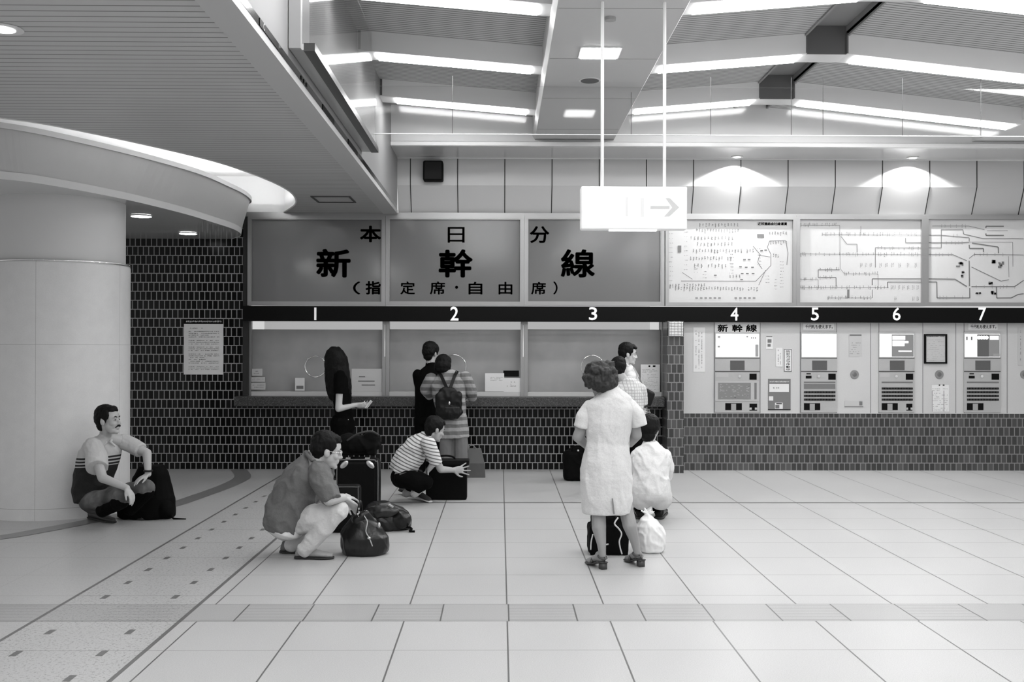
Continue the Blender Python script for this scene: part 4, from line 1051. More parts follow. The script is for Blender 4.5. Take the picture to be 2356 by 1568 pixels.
# ---------------------------------------------------------------- man with moustache sitting against the column
def person_moustache():
    g = G(232, 1194); root = thing('person', (g.x, g.y, 0), 'person with moustache in two-tone polo shirt, squatting against the round column', 'person')
    Wp = W; L_ = V((.80, .60, 0)); s = 1.0
    hc = Wp(249, 966, 9.38); A = frame_of((1, -.22, .06))
    neck = Wp(243, 1006, 9.46)
    rs, re, rw = Wp(214, 1027, 9.30), Wp(236, 1099, 9.08), Wp(292, 1122, 9.04)
    ls, le, lw = Wp(285, 1016, 9.58), Wp(338, 1042, 9.50), Wp(341, 1090, 9.30)
    pel = Wp(214, 1146, 9.50)
    mb = MB(); head_shapes(mb, hc, A, 1.09)
    mb.limb([hc - A[0]*.02 - A[2]*.05, neck, Wp(232, 1030, 9.50)], [.054, .056, .06])
    mb.limb([Wp(230, 1035, 9.5), Wp(215, 1090, 9.52), pel], [.07, .09, .09])
    mb.limb([rs, re, rw], [.052, .042, .028]); mb.limb([ls, le, lw], [.052, .042, .028])
    mb.limb([neck, rs], [.06, .055]); mb.limb([neck, ls], [.06, .055])
    hand(mb, rw, Wp(309, 1148, 9.0) - rw, (-.6, .3, -.3), -1, .35, .95, .02, .35)
    hand(mb, lw, Wp(310, 1106, 9.2) - lw, (-.1, -.2, -1), 1, .2, .95, .05, .3)
    part('body', organic(mb, .006, 3), M['skin'], root, True)
    face_parts(root, hc, A, 1.09, moustache=True)
    hair_short(root, hc, A, 1.09, fringe=.006, seed=3)
    polo = mat('polo_two_tone', rough=0.8, bump=(11, .55, .035), fn=polo_fn); pw = mat('polo_white', 0.50, 0.8, bump=(11, .5, .03))
    mb = torso(MB(), [(Wp(209, 1156, 9.50), .145, .125), (Wp(210, 1130, 9.52), .17, .135), (Wp(217, 1085, 9.5), .175, .135), (Wp(229, 1048, 9.48), .19, .125), (Wp(237, 1026, 9.47), .175, .10), (Wp(242, 1010, 9.46), .085, .07), (Wp(244, 1004, 9.455), .06, .06)], L_)
    part('polo_shirt', organic(mb, .008, 4, wrinkle=(.009, 9), seed=2), polo, root, True)
    mb = MB(); cN = Wp(244, 1006, 9.455)
    for sgn in (1, -1):
        a = cN + L_*(.05*sgn) + V((0, .03, .012)); b = cN + V((.6, -.8, 0))*.065 + L_*(.02*sgn) + V((0, 0, -.035)); c = cN + V((.6, -.8, 0))*.075 + L_*(.055*sgn) + V((0, 0, -.075))
        mb.limb([cN - V((.6, -.8, 0))*.06 + V((0, 0, .025)), a, b, c], [.012, .014, .013, .008])
    part('collar', organic(mb, .005, 2), pw, root, True)
    sleeve(root, [rs, Wp(222, 1050, 9.25), Wp(223, 1076, 9.15)], [.085, .095, .095], pw, 4)
    sleeve(root, [ls, Wp(305, 1024, 9.56), Wp(324, 1036, 9.52)], [.075, .072, .070], pw, 5)
    den = mat('faded_denim', rough=0.85, bump=(11, .55, .035), fn=lambda nt: nt.m('ADD', 0.01, nt.m('MULTIPLY', nt.m('POWER', nt.noise(6, 2, nt.pos()[0]), 2.0), 0.34)))
    rk, lk = Wp(283, 1140, 9.12), Wp(336, 1122, 9.34); ra, la = Wp(236, 1190, 9.28), Wp(300, 1186, 9.40)
    mb = MB().ball(pel + V((.03, -.02, -.045)), (.13, .12, .09))
    mb.limb([pel + L_*-.05 + V((.03, -.03, -.02)), rk], [.09, .085]); mb.limb([pel + L_*.09, lk], [.09, .08])
    part('trousers', organic(mb, .008, 4, wrinkle=(.006, 9), seed=6), den, root, True)
    mb = MB().limb([rk + V((-.01, .0, -.035)), ra + V((0, 0, .06))], [.078, .06]).limb([lk + V((0, 0, -.03)), la + V((0, 0, .06))], [.074, .058])
    part('trouser_leg', organic(mb, .008, 4, wrinkle=(.005, 9), seed=7), M['cloth_black'], root, True)
    sg = mat('worn_shoe', 0.05, 0.6)
    shoe(root, G(208, 1192), G(262, 1203), .045, .08, sg); shoe(root, G(282, 1186), G(330, 1196), .045, .08, sg)
    part('watch', MB().ring([lw + V((.0, -.0, .03)) + (V((math.cos(a), 0, 0)) + V((0, math.sin(a), 0)))*.034 for a in [k*math.pi/8 for k in range(16)]], .008), M['shoe_black'], root, True)
def polo_fn(nt):
    p, x, y, z = nt.pos()
    zz = nt.m('ADD', z, nt.m('MULTIPLY', x, -0.06))
    body = nt.m('LESS_THAN', zz, 0.515)
    st = nt.m('MULTIPLY', nt.m('LESS_THAN', zz, 0.60), nt.m('GREATER_THAN', nt.m('FLOORED_MODULO', nt.m('DIVIDE', zz, 0.030), 1.0), 0.45))
    c = nt.mix(st, 0.5, 0.01)
    return nt.mix(body, c, 0.007)
person_moustache()

# ---------------------------------------------------------------- squatting man in the foreground
def person_squat():
    g = G(700, 1284); root = thing('person', (g.x, g.y, 0), 'person with glasses in gray shirt and pale trousers squatting beside the leather bag', 'person')
    hc = W(752, 1036, 7.93); A = frame_of((1, .26, -.20)); s = 1.12
    neck = W(716, 1052, 7.95); R_ = V((0, -1, 0))
    rs, re, rw = W(733, 1087, 7.80), W(757, 1149, 7.68), W(789, 1144, 7.80)
    ls, le, lw = W(722, 1085, 8.12), W(768, 1152, 8.16), W(797, 1150, 8.02)
    pel = W(642, 1196, 7.95)
    mb = MB(); head_shapes(mb, hc, A, s)
    mb.limb([hc - A[0]*.03 - A[2]*.05, neck, W(704, 1075, 7.95)], [.058, .060, .09])
    mb.limb([W(700, 1085, 7.95), W(665, 1140, 7.95), pel], [.11, .11, .12])
    mb.limb([rs, re, rw], [.052, .046, .031]); mb.limb([ls, le, lw], [.052, .046, .031])
    mb.limb([neck, rs], [.06, .055]); mb.limb([neck, ls], [.06, .055])
    hand(mb, rw, W(813, 1139, 7.92) - rw, (0.15, .8, -.5), -1, .22, .98, .28, .8)
    hand(mb, lw, W(815, 1165, 8.02) - lw, (-.2, -.8, -.2), 1, .35, .95, .06, .4)
    part('body', organic(mb, .006, 3), M['skin'], root, True)
    face_parts(root, hc, A, s, glasses=True)
    hair_short(root, hc, A, s, fringe=.012, back=-.045, vol=1.06, seed=9)
    shirt = mat('gray_shirt', rough=0.8, bump=(11, .55, .035), fn=lambda nt: nt.m('ADD', 0.085, nt.m('MULTIPLY', nt.noise(220, 2, nt.pos()[0]), 0.05)))
    mb = torso(MB(), [(W(646, 1219, 7.95), .175, .122), (W(650, 1208, 7.95), .207, .155), (W(662, 1173, 7.95), .207, .168), (W(684, 1130, 7.95), .20, .168), (W(701, 1091, 7.95), .205, .142), (W(709, 1068, 7.95), .18, .098), (W(717, 1053, 7.95), .09, .07), (W(722, 1046, 7.95), .062, .058)], R_)
    part('shirt', organic(mb, .008, 4, wrinkle=(.020, 8.5), seed=11), shirt, root, True)
    mb = MB().limb([W(706, 1044, 7.86), W(718, 1057, 7.82), W(736, 1068, 7.88)], [.016, .018, .010]).limb([W(706, 1044, 7.86), W(704, 1040, 7.95), W(712, 1046, 8.04)], [.016, .018, .014])
    part('collar', organic(mb, .005, 3), shirt, root, True)
    sleeve(root, [rs, W(746, 1118, 7.74), W(766, 1151, 7.69)], [.088, .085, .070], shirt, 12, wr=.011)
    sleeve(root, [ls, W(745, 1118, 8.14), W(762, 1145, 8.16)], [.085, .08, .070], shirt, 13)
    und = mat('white_undershirt', 0.6, 0.8)
    mb = torso(MB(), [(W(650, 1227, 7.95), .165, .112), (W(654, 1217, 7.95), .194, .144), (W(660, 1204, 7.95), .18, .135)], R_)
    part('undershirt', organic(mb, .006, 3), und, root, True)
    tr = mat('pale_cotton_trousers', rough=0.85, bump=(11, .55, .035), fn=lambda nt: nt.m('ADD', 0.47, nt.m('MULTIPLY', nt.noise(200, 2, nt.pos()[0]), 0.12)))
    rk, lk = W(780, 1172, 7.80), W(768, 1178, 8.12); ra, la = W(700, 1264, 7.84), W(672, 1254, 8.08)
    mb = MB().ball(pel + V((.05, 0, -.03)), (.135, .16, .12))
    mb.limb([W(680, 1206, 7.91), W(724, 1188, 7.84), rk], [.088, .098, .074]); mb.limb([W(680, 1205, 8.03), lk], [.10, .075])
    mb.limb([rk, W(742, 1217, 7.81), ra], [.070, .072, .056]); mb.limb([lk, la], [.072, .06])
    part('trousers', organic(mb, .008, 4, wrinkle=(.010, 8), seed=14), tr, root, True)
    su = mat('suede_shoe', 0.26, 0.8, noise=(150, .1))
    shoe(root, G(682, 1284), G(766, 1285), .048, .088, su)
    shoe(root, G(648, 1271), G(728, 1272), .048, .088, mat('shaded_suede_shoe', 0.14, 0.8))  # far shoe in a darker copy of the suede, painting its shade
person_squat()

# ---------------------------------------------------------------- woman with very long hair at window 1
def person_longhair():
    Y = 12.6; base = V((W(788, 900, Y).x, Y, 0)); root = thing('person', base, 'person with very long black hair holding a paper at window 1', 'person')
    R_ = V((0, -1, 0)); hc = W(776, 822, Y); A = frame_of((1, .45, -.12))
    rs, re, rw = W(783, 862, Y-.17), W(779, 940, Y-.17), W(818, 931, Y-.12)
    ls, le, lw = W(783, 862, Y+.17), W(790, 935, Y+.2), W(828, 930, Y+.05)
    pel = W(790, 970, Y)
    mb = MB(); head_shapes(mb, hc, A, .98)
    mb.limb([hc - A[2]*.05, W(780, 848, Y)], [.048, .05]); mb.limb([W(783, 870, Y), pel], [.075, .09])
    mb.limb([rs, re, rw], [.045, .040, .026]); mb.limb([ls, le, lw], [.045, .038, .026])
    hand(mb, rw, (1, .15, -.05), (0, .8, .5), -1, .45, .92, .03, .5); hand(mb, lw, (1, -.3, 0), (0, -.8, .4), 1, .4, .9, .03, .5)
    for sgn in (-1, 1): mb.limb([pel + V((0, .09*sgn, 0)), V((pel.x-.01, Y+.09*sgn, .48)), V((pel.x-.03, Y+.09*sgn, .09))], [.068, .055, .042])
    part('body', organic(mb, .006, 3), M['skin_pale'], root, True)
    face_parts(root, hc, A, .98)
    mb = torso(MB(), [(W(793, 975, Y), .165, .115), (W(790, 945, Y), .15, .10), (W(786, 905, Y), .165, .115), (W(784, 870, Y), .185, .105), (W(782, 857, Y), .16, .085), (W(780, 847, Y), .06, .055)], R_)
    part('shirt', organic(mb, .008, 3, wrinkle=(.004, 9), seed=20), M['cloth_black'], root, True)
    sleeve(root, [rs, W(780, 884, Y-.18), W(780, 905, Y-.18)], [.06, .064, .062], M['cloth_black'], 21); sleeve(root, [ls, W(786, 885, Y+.19), W(787, 905, Y+.19)], [.06, .062, .06], M['cloth_black'], 22)
    mb = MB().ball(pel + V((-.01, 0, -.04)), (.152, .165, .17))
    for sgn in (-1, 1): mb.limb([pel + V((0, .085*sgn, -.02)), V((pel.x-.01, Y+.09*sgn, .48)), V((pel.x-.03, Y+.09*sgn, .10))], [.105, .075, .062])
    part('trousers', organic(mb, .008, 3), M['cloth_black'], root, True)
    mb = MB()
    for k in range(3): mb.ball(W(789 + 6*k, 965 + (5 if k == 1 else 0), Y-.125), .008, seg=8, rin=6)
    part('belt_stud', mb, M['chrome'], root, True)
    for sgn in (-1, 1): shoe(root, (pel.x-.09, Y+.09*sgn, 0), (pel.x+.15, Y+.10*sgn, 0), .04, .07)
    mp = MP(Y); mb = MB()
    prof = [(771, 797, 9), (771, 806, 19), (773, 822, 26.5), (775, 845, 28), (777, 870, 29.5), (779, 890, 29.5), (781, 906, 28), (779, 918, 20), (780, 926, 10)]
    mb.loft([(W(x, y, Y-.01), V((hw*mp, 0, 0)), V((0, min(.13, hw*mp*1.05), 0))) for x, y, hw in prof], 24)
    m2 = organic(mb, .008, 3, hairy=(.006, 26), seed=23)
    fo, le_, _ = A
    for v in m2.bm.verts:                       # the face shows through on the far side
        d = v.co - hc
        if d.dot(fo) > .03 and abs(d.z + .02) < .10 and d.dot(le_) > -.03: v.co -= fo*min(.12, d.dot(fo) - .03)
    part('hair', m2, M['hair'], root, True)
    return root, rw
p_long, rw_long = person_longhair()
a = W(847, 929, 12.45)
mb = MB().obox(a, V((.034, .01, .046)), V((-.010, .03, .002)), V((.001, .0, -.0012)), 0); mb.obox(a + V((.012, 0, -.006)), V((.03, .012, .04)), V((-.012, .028, .002)), V((.001, 0, -.0012)))
o = single('paper', mb, mat('bright_paper', 0.8, 0.6), a, 'small folded white paper in the hand of the long-haired person', 'paper')

# ---------------------------------------------------------------- man in black at window 2
def person_black():
    Y = 12.95; base = V((W(985, 900, Y).x, Y, 0)); root = thing('person', base, 'person all in black with short hair leaning at the window 2 counter', 'person')
    R_ = V((1, 0, 0)); hc = W(992, 812, Y); A = frame_of((.55, .8, -.12))
    ls, le, lw = W(962, 862, Y), W(968, 903, Y+.08), W(985, 914, Y+.30)
    rs, re, rw = W(1022, 862, Y), W(1028, 905, Y+.08), W(1012, 914, Y+.30)
    pel = W(986, 962, Y)
    mb = MB(); head_shapes(mb, hc, A, 1.0)
    mb.limb([hc - A[2]*.05 - A[0]*.02, W(991, 846, Y)], [.052, .056]); mb.limb([W(991, 880, Y), pel], [.075, .09])
    mb.limb([ls, le, lw], [.05, .042, .028]); mb.limb([rs, re, rw], [.05, .042, .028])
    hand(mb, lw, (.3, 1, 0), (0, 0, -1), -1, .2, .95); hand(mb, rw, (-.3, 1, 0), (0, 0, -1), 1, .2, .95)
    for sgn in (-1, 1): mb.limb([pel + V((.09*sgn, 0, 0)), V((pel.x+.09*sgn, Y, .48)), V((pel.x+.10*sgn, Y, .09))], [.07, .055, .045])
    part('body', organic(mb, .007, 3), M['skin'], root, True); face_parts(root, hc, A, 1.0)
    hair_short(root, hc, A, 1.09, seed=30, vol=1.05)
    mb = torso(MB(), [(W(985, 968, Y), .17, .12), (W(985, 930, Y), .165, .115), (W(989, 890, Y), .19, .125), (W(991, 865, Y), .20, .105), (W(991, 853, Y), .15, .085), (W(991, 842, Y), .068, .066), (W(992, 832, Y), .062, .062)], R_)
    part('shirt', organic(mb, .008, 3, wrinkle=(.004, 9), seed=31), M['cloth_black'], root, True)
    sleeve(root, [ls, le, W(980, 911, Y+.24)], [.072, .06, .05], M['cloth_black'], 32); sleeve(root, [rs, re, W(1016, 911, Y+.24)], [.072, .06, .05], M['cloth_black'], 33)
    mb = MB().ball(pel + V((0, 0, -.02)), (.17, .13, .13))
    for sgn in (-1, 1): mb.limb([pel + V((.085*sgn, 0, -.02)), V((pel.x+.09*sgn, Y, .48)), V((pel.x+.10*sgn, Y, .09))], [.10, .08, .068])
    part('trousers', organic(mb, .008, 3), M['cloth_black'], root, True)
    for sgn in (-1, 1): shoe(root, (pel.x+.10*sgn, Y-.09, 0), (pel.x+.12*sgn, Y+.17, 0), .045, .075)
person_black()

# ---------------------------------------------------------------- woman in striped top with backpack
def person_striped():
    Y = 12.33; base = V((W(1043, 900, Y).x, Y, 0)); root = thing('person', base, 'person in long striped top wearing a dark backpack at window 2', 'person')
    R_ = V((1, 0, 0)); hc = W(1019, 838, Y+.02); A = frame_of((-.15, .95, -.25), .12)
    ls, le, lw = W(992, 872, Y), W(980, 905, Y+.12), W(1003, 912, Y+.38)
    rs, re, rw = W(1070, 868, Y), W(1086, 908, Y+.10), W(1084, 918, Y+.36)
    pel = W(1044, 985, Y)
    mb = MB(); head_shapes(mb, hc, A, .98)
    mb.limb([hc - A[2]*.05 - A[0]*.02, W(1026, 862, Y)], [.05, .055]); mb.limb([W(1032, 890, Y), pel], [.075, .09])
    mb.limb([ls, le, lw], [.048, .04, .027]); mb.limb([rs, re, rw], [.048, .04, .027])
    hand(mb, lw, (.3, 1, 0), (0, 0, -1), -1, .2, .92); hand(mb, rw, (-.2, 1, 0), (0, 0, -1), 1, .2, .92)
    for sgn in (-1, 1): mb.limb([pel + V((.085*sgn, 0, 0)), V((pel.x+.085*sgn, Y, .45)), V((pel.x+.09*sgn, Y, .09))], [.066, .055, .042])
    part('body', organic(mb, .007, 3), M['skin_pale'], root, True); face_parts(root, hc, A, .98)
    mb = MB(); f, l, u = A; P = lambda a, b, d: hc + f*a + l*b + u*d
    mb.ball(P(-.012, 0, .035), (.108, .098, .088), A); mb.ball(P(-.035, 0, -.02), (.085, .098, .085), A); mb.ball(P(-.05, 0, -.075), (.05, .075, .04), A)
    for sgn in (1, -1): mb.ball(P(.015, sgn*.075, -.03), (.05, .025, .06), A)
    part('hair', organic(mb, .007, 3, hairy=(.006, 30), seed=41), M['hair'], root, True)
    st = mat('striped_jersey', rough=0.85, bump=(11, .55, .035), fn=stripes(0.13, 0.30, 0.085, .5)); st2 = st
    mb = torso(MB(), [(W(1044, 1006, Y), .178, .125), (W(1043, 985, Y), .18, .13), (W(1038, 945, Y), .175, .12), (W(1033, 905, Y), .20, .125), (W(1031, 876, Y), .212, .11), (W(1029, 862, Y), .16, .085), (W(1026, 852, Y), .065, .06)], R_)
    part('striped_top', organic(mb, .008, 3, wrinkle=(.010, 9), seed=42), st, root, True)
    sleeve(root, [ls, W(980, 895, Y+.08), W(990, 909, Y+.22)], [.078, .075, .062], st, 43); sleeve(root, [rs, W(1083, 898, Y+.06), W(1086, 914, Y+.22)], [.078, .075, .062], st, 44)
    mb = MB().ball(pel, (.150, .11, .12))
    for sgn in (-1, 1): mb.limb([pel + V((.072*sgn, 0, -.02)), V((pel.x+.085*sgn, Y, .45)), V((pel.x+.09*sgn, Y, .11))], [.088, .085, .075])
    part('trousers', organic(mb, .008, 3, wrinkle=(.004, 8), seed=45), mat('gray_trousers', 0.14, 0.85), root, True)
    for sgn in (-1, 1): shoe(root, (pel.x+.09*sgn, Y-.08, 0), (pel.x+.11*sgn, Y+.16, 0), .04, .07)
    # backpack, worn
    yb = Y - .17
    bp = thing('backpack', W(1034, 963, yb), 'small dark backpack on the back of the person in the striped top', 'backpack')
    mb = MB(); mb.obox(W(1033, 930, yb), V((.155, 0, 0)), V((0, .06, 0)), V((0, 0, .15)), .05); mb.ball(W(1033, 948, yb-.02), (.16, .085, .09))
    mb.ball(W(1030, 900, yb+.02), (.11, .05, .06))
    part('sack', organic(mb, .008, 4, wrinkle=(.012, 10), seed=46), mat('backpack_leather', 0.006, 0.5, spec=.2), bp, True)
    mb = MB().obox(W(1040, 944, yb-.075), V((.09, 0, 0)), V((0, .03, 0)), V((0, 0, .05)), .02); part('pocket', organic(mb, .007, 3, wrinkle=(.004, 12), seed=47), mat('pocket_leather', 0.009, 0.45, spec=.25), bp, True)
    for (x0, y0, x1, y1) in ((1008, 858, 1030, 896), (1052, 858, 1034, 898)):
        p0, p1 = W(x0, y0, Y-.02), W(x1, y1, yb+.02); d = (p1-p0).normalized(); k = d.cross(V((0, 1, 0))).normalized()
        mid = (p0+p1)/2 + V((0, -.07, .02))
        mb = MB()
        for a, b in ((p0 + V((0, 0, .02)), W((x0*2+x1)/3, y0+6, Y-.13)), (W((x0*2+x1)/3, y0+6, Y-.13), p1 + V((0, -.02, 0)))):
            dd = (b-a); n = dd.cross(k).normalized(); mb.obox((a+b)/2, dd/2*1.06, k*.019, n*.006)
        part('strap', mb, M['shoe_black'], bp)
    part('buckle', MB().ball(W(1034, 927, yb-.085), (.012, .01, .022)), M['chrome'], bp, True)
person_striped()

# ---------------------------------------------------------------- boy squatting with a case
def person_boy():
    Y = 10.62; g = G(955, 1155); root = thing('person', (g.x, g.y, 0), 'person in white striped T-shirt squatting and steadying a black case', 'person')
    R_ = V((0, -1, 0)); hc = W(1001, 987, Y-.02); A = frame_of((.85, .42, -.32)); s = .98
    rs, re, rw = W(985, 1020, Y-.16), W(1014, 1079, Y-.10), W(1043, 1081, Y+.13)
    ls, le, lw = W(980, 1018, Y+.15), W(1000, 1062, Y+.16), W(986, 1080, Y+.12)
    pel = W(926, 1092, Y)
    mb = MB(); head_shapes(mb, hc, A, s)
    mb.limb([hc - A[0]*.03 - A[2]*.05, W(985, 1006, Y), W(972, 1022, Y)], [.05, .05, .07]); mb.limb([W(965, 1030, Y), W(942, 1062, Y), pel], [.10, .10, .11])
    mb.limb([rs, re, rw], [.044, .038, .027]); mb.limb([ls, le, lw], [.044, .038, .027])
    hand(mb, rw, (1, .22, .06), (.1, 1, -.1), -1, .06, 1.0, .30, .9); hand(mb, lw, (-.3, .1, -1), (1, 0, 0), 1, .2, .9)
    rk, lk = W(980, 1108, Y-.14), W(978, 1106, Y+.14); ra, la = W(954, 1134, Y-.12), W(935, 1134, Y+.14)
    mb.limb([pel + V((0, -.08, 0)), rk, ra], [.08, .058, .045]); mb.limb([pel + V((0, .08, 0)), lk, la], [.08, .058, .045])
    part('body', organic(mb, .006, 3), M['skin_dark'], root, True); face_parts(root, hc, A, s); hair_short(root, hc, A, s*1.03, fringe=.012, vol=1.05, seed=51)
    st = mat('striped_tshirt', rough=0.85, bump=(11, .55, .035), fn=stripes(0.14, 0.62, 0.033, .34, (.45, 0, .9))); st2 = mat('striped_tshirt_sleeve', rough=0.85, fn=stripes(0.14, 0.62, 0.033, .34, (.25, 0, .97)))
    mb = torso(MB(), [(W(922, 1086, Y), .15, .125), (W(928, 1074, Y), .165, .145), (W(943, 1050, Y), .17, .145), (W(960, 1026, Y), .175, .125), (W(972, 1012, Y), .155, .092), (W(981, 1004, Y), .08, .065), (W(985, 1000, Y), .06, .055)], R_)
    part('t_shirt', organic(mb, .008, 3, wrinkle=(.012, 9), seed=52), st, root, True)
    sleeve(root, [rs, W(995, 1044, Y-.15), W(1004, 1066, Y-.12)], [.078, .072, .064], st2, 53); sleeve(root, [ls, W(990, 1044, Y+.16), W(995, 1056, Y+.16)], [.078, .072, .064], st2, 54)
    mb = MB().ball(pel + V((.01, 0, -.02)), (.13, .155, .12)); mb.limb([pel + V((.02, -.08, -.02)), W(955, 1106, Y-.13), rk], [.105, .098, .075]); mb.limb([pel + V((.02, .08, -.02)), lk], [.105, .075])
    mb.limb([rk, W(962, 1122, Y-.13)], [.072, .06]); mb.limb([lk, W(945, 1122, Y+.14)], [.072, .06])
    part('trousers', organic(mb, .008, 3, wrinkle=(.005, 9), seed=55), M['cloth_black'], root, True)
    part('pocket_tag', MB().obox(W(928, 1093, Y-.165), V((.035, 0, .006)), V((0, .004, 0)), V((-.004, 0, .026))), mat('pocket_gray', 0.10, 0.7), root)
    wh = mat('white_rubber', 0.5, 0.6); cv = mat('black_canvas', 0.02, 0.8)
    shoe(root, G(948, 1146) + V((-.03, 0, .055)), G(990, 1156), .042, .075, cv, wh, .024); shoe(root, G(922, 1136) + V((0, 0, .03)), G(966, 1148) + V((0, .12, 0)), .042, .075, mat('gray_canvas', 0.06, 0.8), M['sole'], .024)
person_boy()

# ---------------------------------------------------------------- woman in the white dress
def person_dress():
    Y = 7.55; base = V((G(1428, 1308).x, 7.52, 0)); root = thing('person', base, 'person in white short-sleeved dress and dark heeled sandals, seen from behind', 'person')
    R_ = V((1, 0, 0)); hc = W(1380, 872, Y+.02); A = frame_of((-.40, .9, -.28)); s = .98
    ls, le, lw = W(1358, 936, Y), W(1330, 1004, Y+.02), W(1351, 1026, Y+.20)
    rs, re, rw = W(1450, 934, Y), W(1464, 1000, Y+.04), W(1450, 1020, Y+.22)
    pel = W(1396, 1085, Y)
    mb = MB(); head_shapes(mb, hc, A, s)
    mb.limb([hc - A[2]*.05 - A[0]*.03, W(1393, 912, Y), W(1400, 930, Y)], [.05, .052, .07]); mb.limb([W(1400, 950, Y), W(1398, 1015, Y), pel], [.11, .10, .12])
    mb.limb([ls, le, lw], [.046, .042, .028]); mb.limb([rs, re, rw], [.046, .042, .028])
    hand(mb, lw, (.35, .85, .1), (.6, 0, .6), 1, .4, .92, .03, .5); hand(mb, rw, (-.35, .85, .1), (-.6, 0, .6), -1, .4, .92, .03, .5)
    lk, la = W(1377, 1176, Y-.02), W(1386, 1276, 7.48); rk, ra = W(1440, 1170, Y), W(1466, 1270, 7.57)
    mb.limb([pel + V((-.09, 0, -.05)), lk, W(1378, 1212, Y-.05), W(1384, 1250, 7.48), la], [.09, .052, .053, .034, .026])
    mb.limb([pel + V((.09, 0, -.05)), rk, W(1449, 1208, Y-.03), W(1461, 1246, 7.56), ra], [.09, .052, .053, .034, .026])
    feet = []
    for an, hx, hy, dirv in ((la, 1388, 1311, V((-.42, .9, 0))), (ra, 1475, 1305, V((-.36, .93, 0)))):
        hp = G(hx - 2, hy - 3); d = dirv.normalized(); toe = V((hp.x, hp.y, 0)) + d*.165
        mb.limb([an, V((hp.x, hp.y, .075)), V((hp.x, hp.y, .075)) + d*.07 + V((0, 0, -.005)), toe + V((0, 0, .03)), toe + d*.04 + V((0, 0, .022))], [.026, .026, .028, .026, .018])
        mb.limb([an, V((hp.x, hp.y, .09)) + d*.05], [.028, .03]); feet.append((hp, d, an))
    part('body', organic(mb, .006, 3), M['skin_leg'], root, True); face_parts(root, hc, A, s)
    mb = MB(); f, l, u = A; rr = random.Random(4)
    mb.ball(hc + u*.03 - f*.02, (.105, .108, .092), A); mb.ball(hc - f*.05 - u*.03, (.08, .11, .08), A)
    for k in range(46):
        a, e = rr.uniform(0, 2*math.pi), rr.uniform(-.75, 1.3)
        d = l*math.cos(a)*math.cos(e) + f*math.sin(a)*math.cos(e) + u*math.sin(e)
        if d.dot(f) > .45 and d.dot(u) < .5: continue
        mb.ball(hc + u*.012 - f*.025 + d*.098, rr.uniform(.026, .042), seg=10, rin=8)
    part('hair', organic(mb, .007, 2, hairy=(.012, 42), seed=61), M['hair_brown'], root, True)
    dr = mat('white_woven_dress', rough=0.9, bump=(11, .55, .035), fn=lambda nt: nt.m('ADD', 0.47, nt.m('MULTIPLY', nt.noise(160, 3, nt.pos()[0], .7), 0.26)))
    px = MP(Y)
    mb = torso(MB(), [(W(1396, 1180, Y), 57*px, .13), (W(1396, 1150, Y), 60*px, .145), (W(1394, 1100, Y), 60.5*px, .155), (W(1395, 1060, Y), 57*px, .145), (W(1398, 1018, Y), 49*px, .115), (W(1400, 975, Y), 55*px, .125), (W(1402, 938, Y), 60*px, .115), (W(1402, 918, Y), 52*px, .095), (W(1398, 902, Y), 30*px, .075), (W(1392, 894, Y), 20*px, .06)], R_)
    d_ = part('dress', organic(mb, .008, 3, wrinkle=(.009, 7), seed=62), dr, root, True)
    part('seam', MB().tube([W(1448, y, Y-.02 - (.13 if False else .0)) for y in (1000, 1060, 1120)], .002, 6), dr, d_)
    sl = MB(); p0, p1 = W(1409, 1146, Y-.158), W(1413, 1182, Y-.140); sl.obox((p0+p1)/2, (p1-p0)/2, V((.004, 0, 0)), V((0, .006, 0)))
    part('slit', sl, mat('slit_shadow_gray', 0.22, 0.9), d_)
    sleeve(root, [ls, W(1345, 958, Y), W(1338, 984, Y)], [.054, .062, .060], dr, 63); sleeve(root, [rs, W(1464, 955, Y), W(1471, 980, Y)], [.054, .062, .060], dr, 64)
    lt = mat('sandal_leather', 0.05, 0.4)
    for hp, d, an in feet:
        h0 = V((hp.x, hp.y, 0)); k = d.cross(UP)
        mb = MB().prism([h0 - d*.03 - k*.022, h0 + d*.02 - k*.02, h0 + d*.02 + k*.02, h0 - d*.03 + k*.022], (0, 0, .05))
        mb.loft([(h0 - d*.035 + V((0, 0, .052)), k*.028, V((0, 0, .007))), (h0 + d*.03 + V((0, 0, .05)), k*.03, V((0, 0, .007))), (h0 + d*.10 + V((0, 0, .022)), k*.034, V((0, 0, .007))), (h0 + d*.16 + V((0, 0, .010)), k*.040, V((0, 0, .009))), (h0 + d*.215 + V((0, 0, .010)), k*.026, V((0, 0, .009)))], 16)
        sh = part('sandal', mb, lt, root, True)
        mb = MB(); c = an + V((0, 0, -.012)); mb.ring([c + (k*math.cos(a) + d*math.sin(a))*.033 + V((0, 0, .012*math.sin(a))) for a in [j*math.pi/10 for j in range(20)]], .0055, 6)
        mb.tube([h0 + d*.10 - k*.036 + V((0, 0, .03)), h0 + d*.12 + V((0, 0, .065)), h0 + d*.10 + k*.036 + V((0, 0, .03))], .012, 8)
        mb.tube([c - d*.033, h0 - d*.034 + V((0, 0, .055))], .005, 6)
        part('strap', mb, lt, sh, True)
M['skin_leg'] = mat('skin_stocking', 0.27, 0.5)
person_dress()

